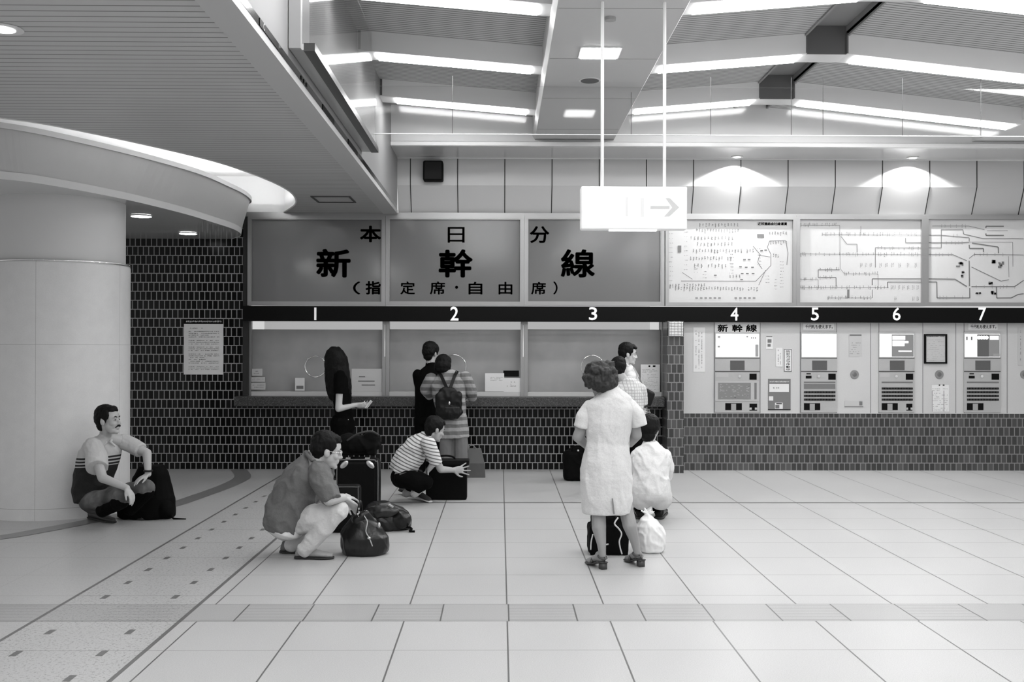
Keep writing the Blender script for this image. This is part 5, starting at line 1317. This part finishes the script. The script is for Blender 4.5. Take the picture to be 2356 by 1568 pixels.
# ---------------------------------------------------------------- person in white squatting, back turned
def person_white():
    Y = 9.45; base = V((W(1497, 1190, Y).x, Y, 0)); root = thing('person', base, 'person in white long shirt squatting with back turned behind the white bag', 'person')
    R_ = V((1, 0, 0)); hc = W(1495, 990, Y+.05); A = frame_of((.35, .9, -.25)); px = MP(Y)
    pel = W(1498, 1140, Y)
    rs, re, rw = W(1532, 1046, Y), W(1533, 1095, Y+.12), W(1520, 1110, Y+.34); ls, le, lw = W(1464, 1046, Y), W(1460, 1095, Y+.12), W(1472, 1110, Y+.34)
    mb = MB(); head_shapes(mb, hc, A, .98); mb.limb([hc - A[2]*.05 - A[0]*.02, W(1496, 1025, Y)], [.05, .055]); mb.limb([W(1497, 1055, Y+.02), pel], [.07, .08])
    mb.limb([rs, re, rw], [.045, .04, .027]); mb.limb([ls, le, lw], [.045, .04, .027]); hand(mb, rw, (-.3, 1, 0), (-.6, 0, -.6), -1, .3, .95); hand(mb, lw, (.3, 1, 0), (.6, 0, -.6), 1, .3, .95)
    for sgn in (-1, 1): mb.limb([pel + V((.09*sgn, 0, 0)), V((pel.x+.13*sgn, Y+.32, .40)), V((pel.x+.115*sgn, Y+.22, .24))], [.075, .06, .042])
    part('body', organic(mb, .006, 3), M['skin'], root, True); face_parts(root, hc, A, .98)
    hair_short(root, hc, A, 1.08, back=-.07, vol=1.10, seed=71)
    wh = mat('white_shirt', rough=0.85, bump=(11, .55, .035), fn=lambda nt: nt.m('ADD', 0.62, nt.m('MULTIPLY', nt.noise(150, 2, nt.pos()[0]), 0.15)))
    mb = torso(MB(), [(W(1498, 1136, Y), 43*px, .14), (W(1497, 1118, Y), 44.5*px, .155), (W(1497, 1085, Y), 41*px, .145), (W(1497, 1055, Y), 44*px, .125), (W(1497, 1036, Y), 40*px, .10), (W(1496, 1024, Y), 22*px, .075), (W(1496, 1016, Y), 14*px, .055)], R_)
    part('shirt', organic(mb, .008, 3, wrinkle=(.016, 9), seed=72), wh, root, True)
    sleeve(root, [rs, W(1537, 1075, Y+.06), W(1532, 1098, Y+.16)], [.052, .060, .058], wh, 73); sleeve(root, [ls, W(1459, 1075, Y+.06), W(1462, 1098, Y+.16)], [.052, .060, .058], wh, 74)
    tr = mat('pale_gray_skirt', 0.5, 0.9, noise=(150, .15))
    mb = MB().ball(W(1498, 1138, Y), (.178, .15, .10)); 
    for sgn in (-1, 1): mb.limb([pel + V((.085*sgn, 0, -.02)), V((pel.x+.13*sgn, Y+.32, .40))], [.11, .085])
    part('skirt', organic(mb, .008, 3, wrinkle=(.005, 8), seed=75), tr, root, True)
    for x0, x1, sgn in ((1474, 1464, -1), (1516, 1526, 1)):
        h0 = G(x0, 1194); shoe(root, h0, G(x1, 1178), .052, .10, M['shoe_black'])
        part('sock', organic(MB().limb([h0 + V((0, .05, .09)), V((pel.x+.115*sgn, Y+.20, .26))], [.055, .06]), .008, 2), M['cloth_black'], root, True)
person_white()

# ---------------------------------------------------------------- man in checked shirt
def person_checked():
    Y = 11.6; base = V((W(1446, 900, Y).x, Y, 0)); root = thing('person', base, 'person in pale checked shirt with head bowed behind the white dress', 'person')
    R_ = V((1, 0, 0)); hc = W(1420, 848, Y+.03); A = frame_of((-.35, .85, -.35), .25); px = MP(Y)
    pel = W(1446, 965, Y)
    ls, le, lw = W(1417, 892, Y), W(1412, 940, Y+.08), W(1428, 958, Y+.28); rs, re, rw = W(1474, 896, Y), W(1474, 936, Y+.08), W(1446, 950, Y+.26)
    mb = MB(); head_shapes(mb, hc, A, .98); mb.limb([hc - A[2]*.05 - A[0]*.03, W(1438, 878, Y)], [.052, .056]); mb.limb([W(1444, 905, Y), pel], [.075, .11])
    mb.limb([ls, le, lw], [.048, .04, .028]); mb.limb([rs, re, rw], [.048, .04, .028]); hand(mb, lw, (.3, 1, 0), (.6, 0, .6), 1, .3, .95); hand(mb, rw, (-.3, 1, 0), (-.6, 0, .6), -1, .3, .95)
    for sgn in (-1, 1): mb.limb([pel + V((.09*sgn, 0, 0)), V((pel.x+.09*sgn, Y, .46)), V((pel.x+.10*sgn, Y, .09))], [.07, .055, .045])
    part('body', organic(mb, .006, 3), M['skin'], root, True); face_parts(root, hc, A, .98); hair_short(root, hc, A, 1.04, seed=81, back=-.05)
    def chk(nt):
        p, x, y, z = nt.pos()
        a = nt.m('MAXIMUM', nt.line(nt.m('ADD', x, nt.m('MULTIPLY', y, .5)), 0, .034, .008), nt.line(z, 0, .034, .008))
        return nt.mix(a, 0.66, 0.42)
    ck = mat('checked_shirt', rough=0.85, bump=(11, .55, .035), fn=chk)
    mb = torso(MB(), [(W(1446, 968, Y), .155, .115), (W(1447, 930, Y), .16, .115), (W(1446, 902, Y), .175, .115), (W(1445, 889, Y), .165, .10), (W(1442, 879, Y), .11, .08), (W(1438, 869, Y), .065, .06)], R_)
    part('shirt', organic(mb, .008, 3, wrinkle=(.009, 9), seed=82), ck, root, True)
    sleeve(root, [ls, W(1414, 915, Y+.04), W(1413, 930, Y+.06)], [.07, .066, .062], ck, 83); sleeve(root, [rs, W(1477, 915, Y+.04), W(1478, 930, Y+.06)], [.07, .066, .062], ck, 84)
    mb = MB().ball(pel + V((0, 0, -.03)), (.165, .125, .13))
    for sgn in (-1, 1): mb.limb([pel + V((.085*sgn, 0, -.03)), V((pel.x+.09*sgn, Y, .46)), V((pel.x+.10*sgn, Y, .10))], [.10, .08, .07])
    part('trousers', organic(mb, .008, 3), M['cloth_black'], root, True)
    for sgn in (-1, 1): shoe(root, (pel.x+.10*sgn, Y-.09, 0), (pel.x+.12*sgn, Y+.17, 0), .045, .075)
person_checked()

# ---------------------------------------------------------------- man in profile at window 3
def person_profile():
    Y = 12.7; base = V((W(1455, 900, Y).x, Y, 0)); root = thing('person', base, 'person in profile with white shirt and dark tie at window 3', 'person')
    R_ = V((0, -1, 0)); hc = W(1445, 814, Y); A = frame_of((1, -.05, -.10)); s = 1.04
    rs, re, rw = W(1452, 868, Y-.19), W(1462, 915, Y-.2), W(1466, 950, Y-.1); ls, le, lw = W(1452, 868, Y+.19), W(1460, 912, Y+.2), W(1466, 945, Y+.15)
    pel = W(1452, 965, Y)
    mb = MB(); head_shapes(mb, hc, A, s); mb.limb([hc - A[2]*.05 - A[0]*.025, W(1437, 846, Y)], [.054, .058]); mb.limb([W(1450, 880, Y), pel], [.075, .09])
    mb.limb([rs, re, rw], [.048, .042, .028]); mb.limb([ls, le, lw], [.048, .042, .028]); hand(mb, rw, (1, .2, 0), (0, 1, 0), -1, .3, .95); hand(mb, lw, (1, 0, 0), (0, -1, 0), 1, .3, .95)
    for sgn in (-1, 1): mb.limb([pel + V((0, .09*sgn, 0)), V((pel.x, Y+.09*sgn, .48)), V((pel.x-.02, Y+.10*sgn, .09))], [.07, .055, .045])
    part('body', organic(mb, .006, 3), M['skin_pale'], root, True); face_parts(root, hc, A, s); hair_short(root, hc, A, s*1.03, fringe=.022, vol=1.05, seed=91)
    wt = mat('business_shirt', 0.62, 0.8)
    mb = torso(MB(), [(W(1452, 975, Y), .165, .115), (W(1452, 930, Y), .165, .115), (W(1452, 890, Y), .185, .12), (W(1450, 866, Y), .19, .105), (W(1445, 852, Y), .14, .085), (W(1440, 843, Y), .065, .066)], R_)
    part('shirt', organic(mb, .008, 3, wrinkle=(.005, 9), seed=92), wt, root, True)
    part('collar', organic(MB().limb([W(1436, 832, Y-.05), W(1444, 842, Y-.06), W(1455, 850, Y-.03)], [.014, .02, .012]).limb([W(1436, 832, Y+.05), W(1455, 850, Y+.03)], [.014, .012]), .005, 2), wt, root, True)
    sleeve(root, [rs, W(1456, 892, Y-.2), W(1460, 906, Y-.2)], [.075, .07, .066], wt, 93); sleeve(root, [ls, W(1456, 892, Y+.2), W(1460, 906, Y+.2)], [.075, .07, .066], wt, 94)
    part('tie', MB().tube([W(1455, 842, Y-.03), W(1458, 850, Y-.03), W(1470, 885, Y-.02), W(1474, 930, Y-.02)], [.016, .018, .022, .026], 10), mat('dark_tie', 0.04, 0.7), root, True)
    mb = MB().ball(pel + V((0, 0, -.03)), (.125, .17, .13))
    for sgn in (-1, 1): mb.limb([pel + V((0, .085*sgn, -.03)), V((pel.x, Y+.09*sgn, .48)), V((pel.x-.02, Y+.10*sgn, .10))], [.10, .08, .07])
    part('trousers', organic(mb, .008, 3), M['cloth_black'], root, True)
    for sgn in (-1, 1): shoe(root, (pel.x-.09, Y+.10*sgn, 0), (pel.x+.17, Y+.11*sgn, 0), .045, .075)
    bg = thing('shoulder_bag', W(1491, 930, Y-.17), 'black shoulder bag hanging at the side of the man in profile', 'bag')
    part('pouch', organic(MB().obox(W(1488, 912, Y-.2), V((.075, 0, -.04)), V((0, .05, 0)), V((.03, 0, .085)), .03), .007, 3), M['shoe_black'], bg, True)
    mb = MB(); a, b, c = W(1458, 845, Y-.13), W(1470, 868, Y-.26), W(1482, 895, Y-.21)
    for p, q in ((a, b), (b, c)): mb.obox((p+q)/2, (q-p)/2*1.05, V((.010, 0, 0)), V((0, .004, 0)))
    part('strap', mb, mat('bag_strap_gray', 0.25, 0.6), bg)
person_profile()
# ================================================================== luggage
M['leather'] = mat('black_shiny_leather', 0.006, 0.28, spec=0.38, bump=(60, .25, .004))
M['nylon'] = mat('black_nylon', 0.003, 0.8, spec=0.08)
M['hard'] = mat('black_hard_shell', 0.003, 0.5, spec=0.10)
M['metal'] = mat('polished_fitting', 0.55, 0.3, metal=0.8)
def zloft(mb, c, secs, n=24, ax=(1, 0, 0)):             # stacked ellipses: (z, half width, half depth, shift x, shift y)
    a = V(ax).normalized(); b = UP.cross(a)
    mb.loft([(V((c.x, c.y, z)) + a*sx + b*sy, a*hw, b*hd) for z, hw, hd, sx, sy in secs], n); return mb

# leather bag in front
c = G(838, 1268); c.y = 8.05; c.x = W(838, 1250, 8.05).x
t = thing('leather_bag', (c.x, c.y, 0), 'shiny black leather holdall on the floor right of the squatting foreground person', 'bag')
mb = zloft(MB(), c, [(.0, .15, .11, 0, 0), (.012, .175, .13, 0, 0), (.06, .188, .142, 0, 0), (.13, .186, .135, 0, 0), (.20, .150, .105, -.015, 0), (.26, .10, .065, -.02, 0), (.305, .065, .035, -.018, 0), (.32, .045, .02, -.018, 0)])
mb.limb([(c.x-.06, c.y-.05, .27), (c.x+.02, c.y-.03, .315), (c.x+.07, c.y, .25)], [.03, .03, .03])
part('body', organic(mb, .007, 3, wrinkle=(.016, 7), seed=101), M['leather'], t, True)
mb = MB().tube([W(838, 1186, 7.97), W(845, 1200, 7.93), W(842, 1222, 7.90), W(850, 1238, 7.89), W(857, 1256, 7.885)], .0045, 6)
part('cord', mb, mat('pale_cord', 0.35, 0.6), t, True)
part('clasp', MB().ball(W(849, 1237, 7.885), (.014, .008, .010)), M['metal'], t, True)
mb = MB().tube([W(818, 1196, 8.0), W(822, 1180, 7.98), W(829, 1152, 8.0), W(832, 1170, 8.05), W(834, 1196, 8.05)], .008, 8)
h = part('handle', mb, M['leather'], t, True); part('ring', MB().ball(W(823, 1182, 7.97), .009), M['metal'], h, True)
part('zip_pull', MB().ball(W(872, 1207, 7.98), (.012, .012, .02)), M['metal'], t, True)

# small dark case beside it
c = W(785, 1200, 9.0); c.z = 0
t = thing('small_case', (c.x, c.y, 0), 'small dark upright case with lighter rim between the squatting person and the big suitcase', 'case')
p0, p1 = W(745, 1215, 9.0), W(829, 1112, 9.0)
mb = MB().obox(V(((p0.x+p1.x)/2, 9.02, .205)), V(((p1.x-p0.x)/2, 0, 0)), V((0, .08, 0)), V((0, 0, .20)), .03); part('shell', mb, M['hard'], t)
mb = MB(); x0, x1, z1 = p0.x+.015, p1.x-.012, .403
mb.tube([(x0, 8.945, z1-.01), (x1-.02, 8.945, z1-.01), (x1, 8.945, z1-.035), (x1, 8.945, .06)], .007, 8); part('rim', mb, mat('case_rim_gray', 0.05, 0.4), t, True)
mb = MB().obox(V(((p0.x+p1.x)/2, 8.94, .33)), V(((p1.x-p0.x)/2-.02, 0, 0)), V((0, .006, 0)), V((0, 0, .055)), .006); part('front_panel', mb, mat('case_panel', 0.006, 0.5, spec=.15), t)

# large upright suitcase with pale corner plates, soft bag on top
Ys = 9.75; p0, p1 = W(772, 1190, Ys), W(872, 1056, Ys); zt = p1.z
t = thing('suitcase', ((p0.x+p1.x)/2, Ys, 0), 'large black upright suitcase with two pale oval corner plates', 'suitcase')
hw = (p1.x-p0.x)/2; cx = (p0.x+p1.x)/2
mb = MB().obox(V((cx, Ys+.10, zt/2)), V((hw, 0, 0)), V((0, .10, 0)), V((0, 0, zt/2)), .045); part('shell', mb, M['hard'], t, False)
mb = MB().tube([(cx-hw+.012, Ys-.004, .05), (cx-hw+.012, Ys-.004, zt-.06), (cx-hw+.03, Ys-.004, zt-.02), (cx-hw+.07, Ys-.004, zt-.004), (cx+hw-.07, Ys-.004, zt-.004), (cx+hw-.03, Ys-.004, zt-.02), (cx+hw-.010, Ys-.004, zt-.06), (cx+hw-.010, Ys-.004, .05)], .0055, 8)
part('piping', mb, mat('suitcase_piping', 0.11, 0.4), t, True)
for sgn in (-1, 1):
    e = W(822 + sgn*30, 1068, Ys-.004); tv = V((-.55*sgn, 0, .85)) if False else V((.5*sgn, 0, -.62)) 
    A_ = (V((.72*sgn, 0, -.69)).normalized(), V((0, 1, 0)), V((.69*sgn, 0, .72)).normalized())
    part('corner_plate', MB().ball(e, (.048, .010, .026), A_), M['metal'], t, True)
mb = MB().limb([(cx-.07, Ys+.07, zt-.005), (cx-.06, Ys+.05, zt+.012), (cx+.06, Ys+.05, zt+.012), (cx+.07, Ys+.07, zt-.005)], [.010, .008, .008, .010]); part('handle', mb, M['hard'], t, True)
for sgn in (-1, 1): part('latch', MB().obox(V((cx+.09*sgn, Ys+.03, zt+.004)), V((.022, 0, 0)), V((0, .02, 0)), V((0, 0, .010)), .004), M['metal'], t)
for sgn in (-1, 1): part('wheel', MB().disc((cx+(hw-.05)*sgn, Ys+.1, .012), (1, 0, 0), .02, th=.02), M['sole'], t, True)
Yb = Ys + .12
t = thing('soft_bag', (cx, Yb, zt+.035), 'soft black travel bag lying on top of the big suitcase', 'bag')
a = W(828, 1022, Yb)
mb = MB().ball((cx, Yb, zt+.125), (hw+.01, .13, .095)); mb.ball((cx+.11, Yb, zt+.18), (.09, .10, .07)); mb.ball((cx-.10, Yb, zt+.15), (.10, .11, .08)); mb.box(cx-.15, cx+.16, Yb-.08, Yb+.08, zt+.036, zt+.12)
part('body', organic(mb, .008, 4, wrinkle=(.012, 8), seed=111), M['nylon'], t, True)
mb = MB().tube([(cx-.10, Yb-.10, zt+.17), (cx, Yb-.12, zt+.235), (cx+.12, Yb-.10, zt+.26), (cx+.19, Yb-.05, zt+.22)], .010, 8); part('handle', mb, mat('worn_strap', 0.022, 0.6), t, True)

# rucksack lying beside the suitcase
c = W(890, 1200, 9.15); c.z = 0
t = thing('rucksack', (c.x, 9.15, 0), 'black leather rucksack lying on its side between leather bag and striped-shirt person', 'backpack')
mb = zloft(MB(), V((c.x, 9.15, 0)), [(.0, .19, .12, 0, 0), (.015, .212, .15, 0, 0), (.08, .218, .16, 0, 0), (.15, .19, .15, -.012, 0), (.20, .14, .11, -.03, 0), (.235, .08, .07, -.05, 0)])
mb.ball((c.x+.13, 9.05, .10), (.085, .07, .08)); mb.ball((c.x-.11, 9.12, .12), (.09, .09, .10))
part('sack', organic(mb, .007, 3, wrinkle=(.018, 7), seed=121), M['leather'], t, True)
part('flap', organic(MB().ball((c.x-.03, 9.05, .17), (.15, .10, .055)), .007, 3, wrinkle=(.012, 9), seed=122), mat('flap_leather', 0.012, 0.3, spec=.4), t, True)
part('buckle', MB().obox(W(899, 1163, 8.98), V((.022, 0, -.012)), V((0, .006, 0)), V((.004, 0, .007)), .003), M['metal'], t)
mb = MB().tube([(c.x+.17, 9.05, .04), (c.x+.23, 9.0, .03), (c.x+.215, 8.98, .012), (c.x+.26, 8.98, .008)], .010, 8); part('strap', mb, M['nylon'], t, True)

# black case held by the boy
Yc = 10.86; p0, p1 = W(979, 1146, Yc), W(1074, 1060, Yc); zt = p1.z
t = thing('hand_case', ((p0.x+p1.x)/2, Yc+.1, 0), 'plain black boxy case steadied by the squatting person in striped T-shirt', 'case')
cx, hw = (p0.x+p1.x)/2, (p1.x-p0.x)/2
mb = MB().obox(V((cx, Yc+.10, zt/2)), V((hw, 0, 0)), V((0, .085, 0)), V((0, 0, zt/2)), .018); part('body', mb, M['nylon'], t)
mb = MB().obox(V((cx+.01, Yc+.10, zt-.018)), V((hw+.012, 0, .0)), V((0, .092, 0)), V((0, 0, .028)), .01); part('lid', mb, mat('case_lid', 0.005, 0.5, spec=.12), t)
mb = MB().tube([(cx-.11, Yc+.1, zt), (cx-.09, Yc+.1, zt+.035), (cx, Yc+.1, zt+.045), (cx+.07, Yc+.1, zt+.03), (cx+.09, Yc+.1, zt)], .010, 8); part('handle', mb, M['nylon'], t, True)

# gray paper bag by the counter
Yp = 12.72; c = W(1097, 1096, Yp); x0, x1 = W(1074, 0, Yp).x, W(1119, 0, Yp).x; cx, hw = (x0+x1)/2, (x1-x0)/2; H = W(1097, 1032, Yp).z
t = thing('shopping_bag', (cx, Yp+.07, 0), 'gray paper carrier bag on the floor against the tiled counter', 'bag')
pm = mat('gray_carrier_paper', 0.085, 0.6, noise=(9, .2))
mb = MB(); a = [mb.bm.verts.new(p) for p in ((cx-hw, Yp, 0), (cx+hw, Yp, 0), (cx+hw, Yp+.14, 0), (cx-hw, Yp+.14, 0))]
m_ = [mb.bm.verts.new(p) for p in ((cx-hw*.96, Yp-.006, H*.5), (cx+hw*.93, Yp-.006, H*.5), (cx+hw*.88, Yp+.15, H*.5), (cx-hw*.93, Yp+.15, H*.5))]
b = [mb.bm.verts.new(p) for p in ((cx-hw*.72, Yp+.055, H), (cx+hw*.55, Yp+.055, H), (cx+hw*.55, Yp+.085, H), (cx-hw*.72, Yp+.085, H))]
mb._f(a[::-1]); mb._f(b)
for lo, hi in ((a, m_), (m_, b)):
    for i in range(4): mb._f((lo[i], lo[(i+1) % 4], hi[(i+1) % 4], hi[i]))
part('body', mb, pm, t)
mb = MB().tube([(cx-.08, Yp+.06, H-.005), (cx-.07, Yp+.055, H+.03), (cx-.03, Yp+.05, H+.035), (cx+.01, Yp+.055, H-.005)], .005, 6); part('handle', mb, mat('bag_cord', 0.2, 0.7), t, True)

# black bag at window 3
Yp = 12.5; c = W(1328, 1100, Yp); H = W(1320, 1022, Yp).z
t = thing('travel_bag', (c.x, Yp, 0), 'black travel bag on the floor under window 3, half behind the white dress', 'bag')
mb = MB().obox(V((c.x, Yp, H*.42)), V((.165, 0, 0)), V((0, .11, 0)), V((0, 0, H*.42)), .05); mb.ball((c.x, Yp, H*.80), (.12, .07, .06))
part('body', organic(mb, .009, 4, wrinkle=(.010, 9), seed=131), M['nylon'], t, True)
mb = MB().tube([(c.x-.08, Yp-.08, H*.75), (c.x-.05, Yp-.09, H*.95), (c.x+.05, Yp-.09, H*.95), (c.x+.08, Yp-.08, H*.75)], .009, 8); part('handle', mb, M['nylon'], t, True)
part('tag_ring', MB().ball(W(1330, 1036, Yp-.11), (.012, .006, .012)), M['metal'], t, True)

# sports bag and plastic bag by the woman's feet
Yq = 7.98; cx = W(1404, 0, Yq).x; hw = MP(Yq)*44; H = W(1404, 1186, Yq).z
t = thing('sports_bag', (cx, Yq+.12, 0), 'black sports bag with white piping standing behind the legs of the white dress', 'bag')
mb = MB(); secs = [(0, 1.0), (.03, 1.03), (.12, 1.02), (.22, .86), (.28, .70), (H, .55)]
mb.loft([(V((cx + (.012 if z > .2 else 0), Yq+.12, z)), V((hw*k, 0, 0)), V((0, .12*min(1, k+.05), 0))) for z, k in secs], 4) if False else None
for (z0, k0), (z1, k1) in zip(secs, secs[1:]): mb.prism([(cx-hw*k0, Yq+.12-.115*k0, z0), (cx+hw*k0, Yq+.12-.115*k0, z0), (cx+hw*k0, Yq+.12+.115*k0, z0), (cx-hw*k0, Yq+.12+.115*k0, z0)], (0, 0, z1-z0+.004))
part('body', organic(mb, .008, 6, wrinkle=(.006, 10), seed=141), M['nylon'], t, True)
wp = mat('white_piping', 0.55, 0.5)
mb = MB().tube([W(1422, 1190, 7.97), W(1414, 1204, 7.95), W(1424, 1216, 7.93), W(1430, 1228, 7.93), W(1425, 1244, 7.925), W(1427, 1260, 7.92), W(1431, 1274, 7.92)], .006, 6)
part('piping', mb, wp, t, True)
mb = MB().tube([W(1359, 1264, 7.95), W(1360, 1246, 7.97), W(1364, 1228, 7.98)], .005, 6); part('piping', mb, wp, t, True)
part('zip', MB().tube([W(1389, 1253, 7.94), W(1400, 1251, 7.93)], .006, 6), wp, t, True)
mb = MB().tube([W(1392, 1198, 8.02), W(1388, 1188, 7.98), W(1402, 1180, 7.98), W(1416, 1186, 8.0), W(1414, 1200, 8.02)], .010, 8); part('handle', mb, M['shoe_black'], t, True)
Yq = 8.12; cx = W(1499, 0, Yq).x
t = thing('plastic_bag', (cx, Yq+.02, 0), 'knotted white plastic bag, full and rounded, on the floor behind the right heel', 'bag')
mb = zloft(MB(), V((cx, Yq+.02, 0)), [(.0, .085, .075, 0, 0), (.012, .105, .095, 0, 0), (.07, .118, .105, 0, 0), (.14, .117, .105, 0, 0), (.20, .098, .09, -.008, 0), (.25, .065, .06, -.018, 0), (.28, .028, .025, -.022, 0), (.295, .02, .02, -.024, 0)])
pb = mat('white_plastic', 0.72, 0.35, noise=(14, .12))
part('body', organic(mb, .006, 2, wrinkle=(.010, 15), seed=151), pb, t, True)
mb = MB(); kz = .292
for dx, dz, dy in ((-.045, .028, 0), (.05, .022, -.01), (-.02, .045, .01), (.025, .04, 0)): mb.limb([(cx-.024, Yq+.02, kz), (cx-.024+dx, Yq+.02+dy, kz+dz)], [.012, .007])
part('knot', organic(mb, .005, 1, wrinkle=(.004, 30), seed=152), pb, t, True)

# big black bag beside the man at the column
Yq = 9.72; cx = W(340, 0, Yq).x; H = W(370, 1070, Yq).z
t = thing('duffel_bag', (cx, Yq+.02, 0), 'big slumped black rucksack on the floor beside the person with moustache', 'bag')
mb = zloft(MB(), V((cx, Yq+.02, 0)), [(.0, .245, .13, 0, 0), (.015, .27, .15, 0, 0), (.10, .27, .16, 0, 0), (.20, .225, .155, .03, 0), (.32, .185, .14, .04, 0), (.42, .155, .12, .05, 0), (H, .12, .09, .05, 0)])
mb.ball((cx+.21, Yq-.06, .09), (.075, .07, .085))
part('body', organic(mb, .009, 4, wrinkle=(.012, 7), seed=161), M['nylon'], t, True)
mb = MB().tube([(cx+.24, Yq-.08, .05), (cx+.29, Yq-.10, .012), (cx+.40, Yq-.09, .008)], [.010, .009, .005], 8); part('strap', mb, M['nylon'], t, True)
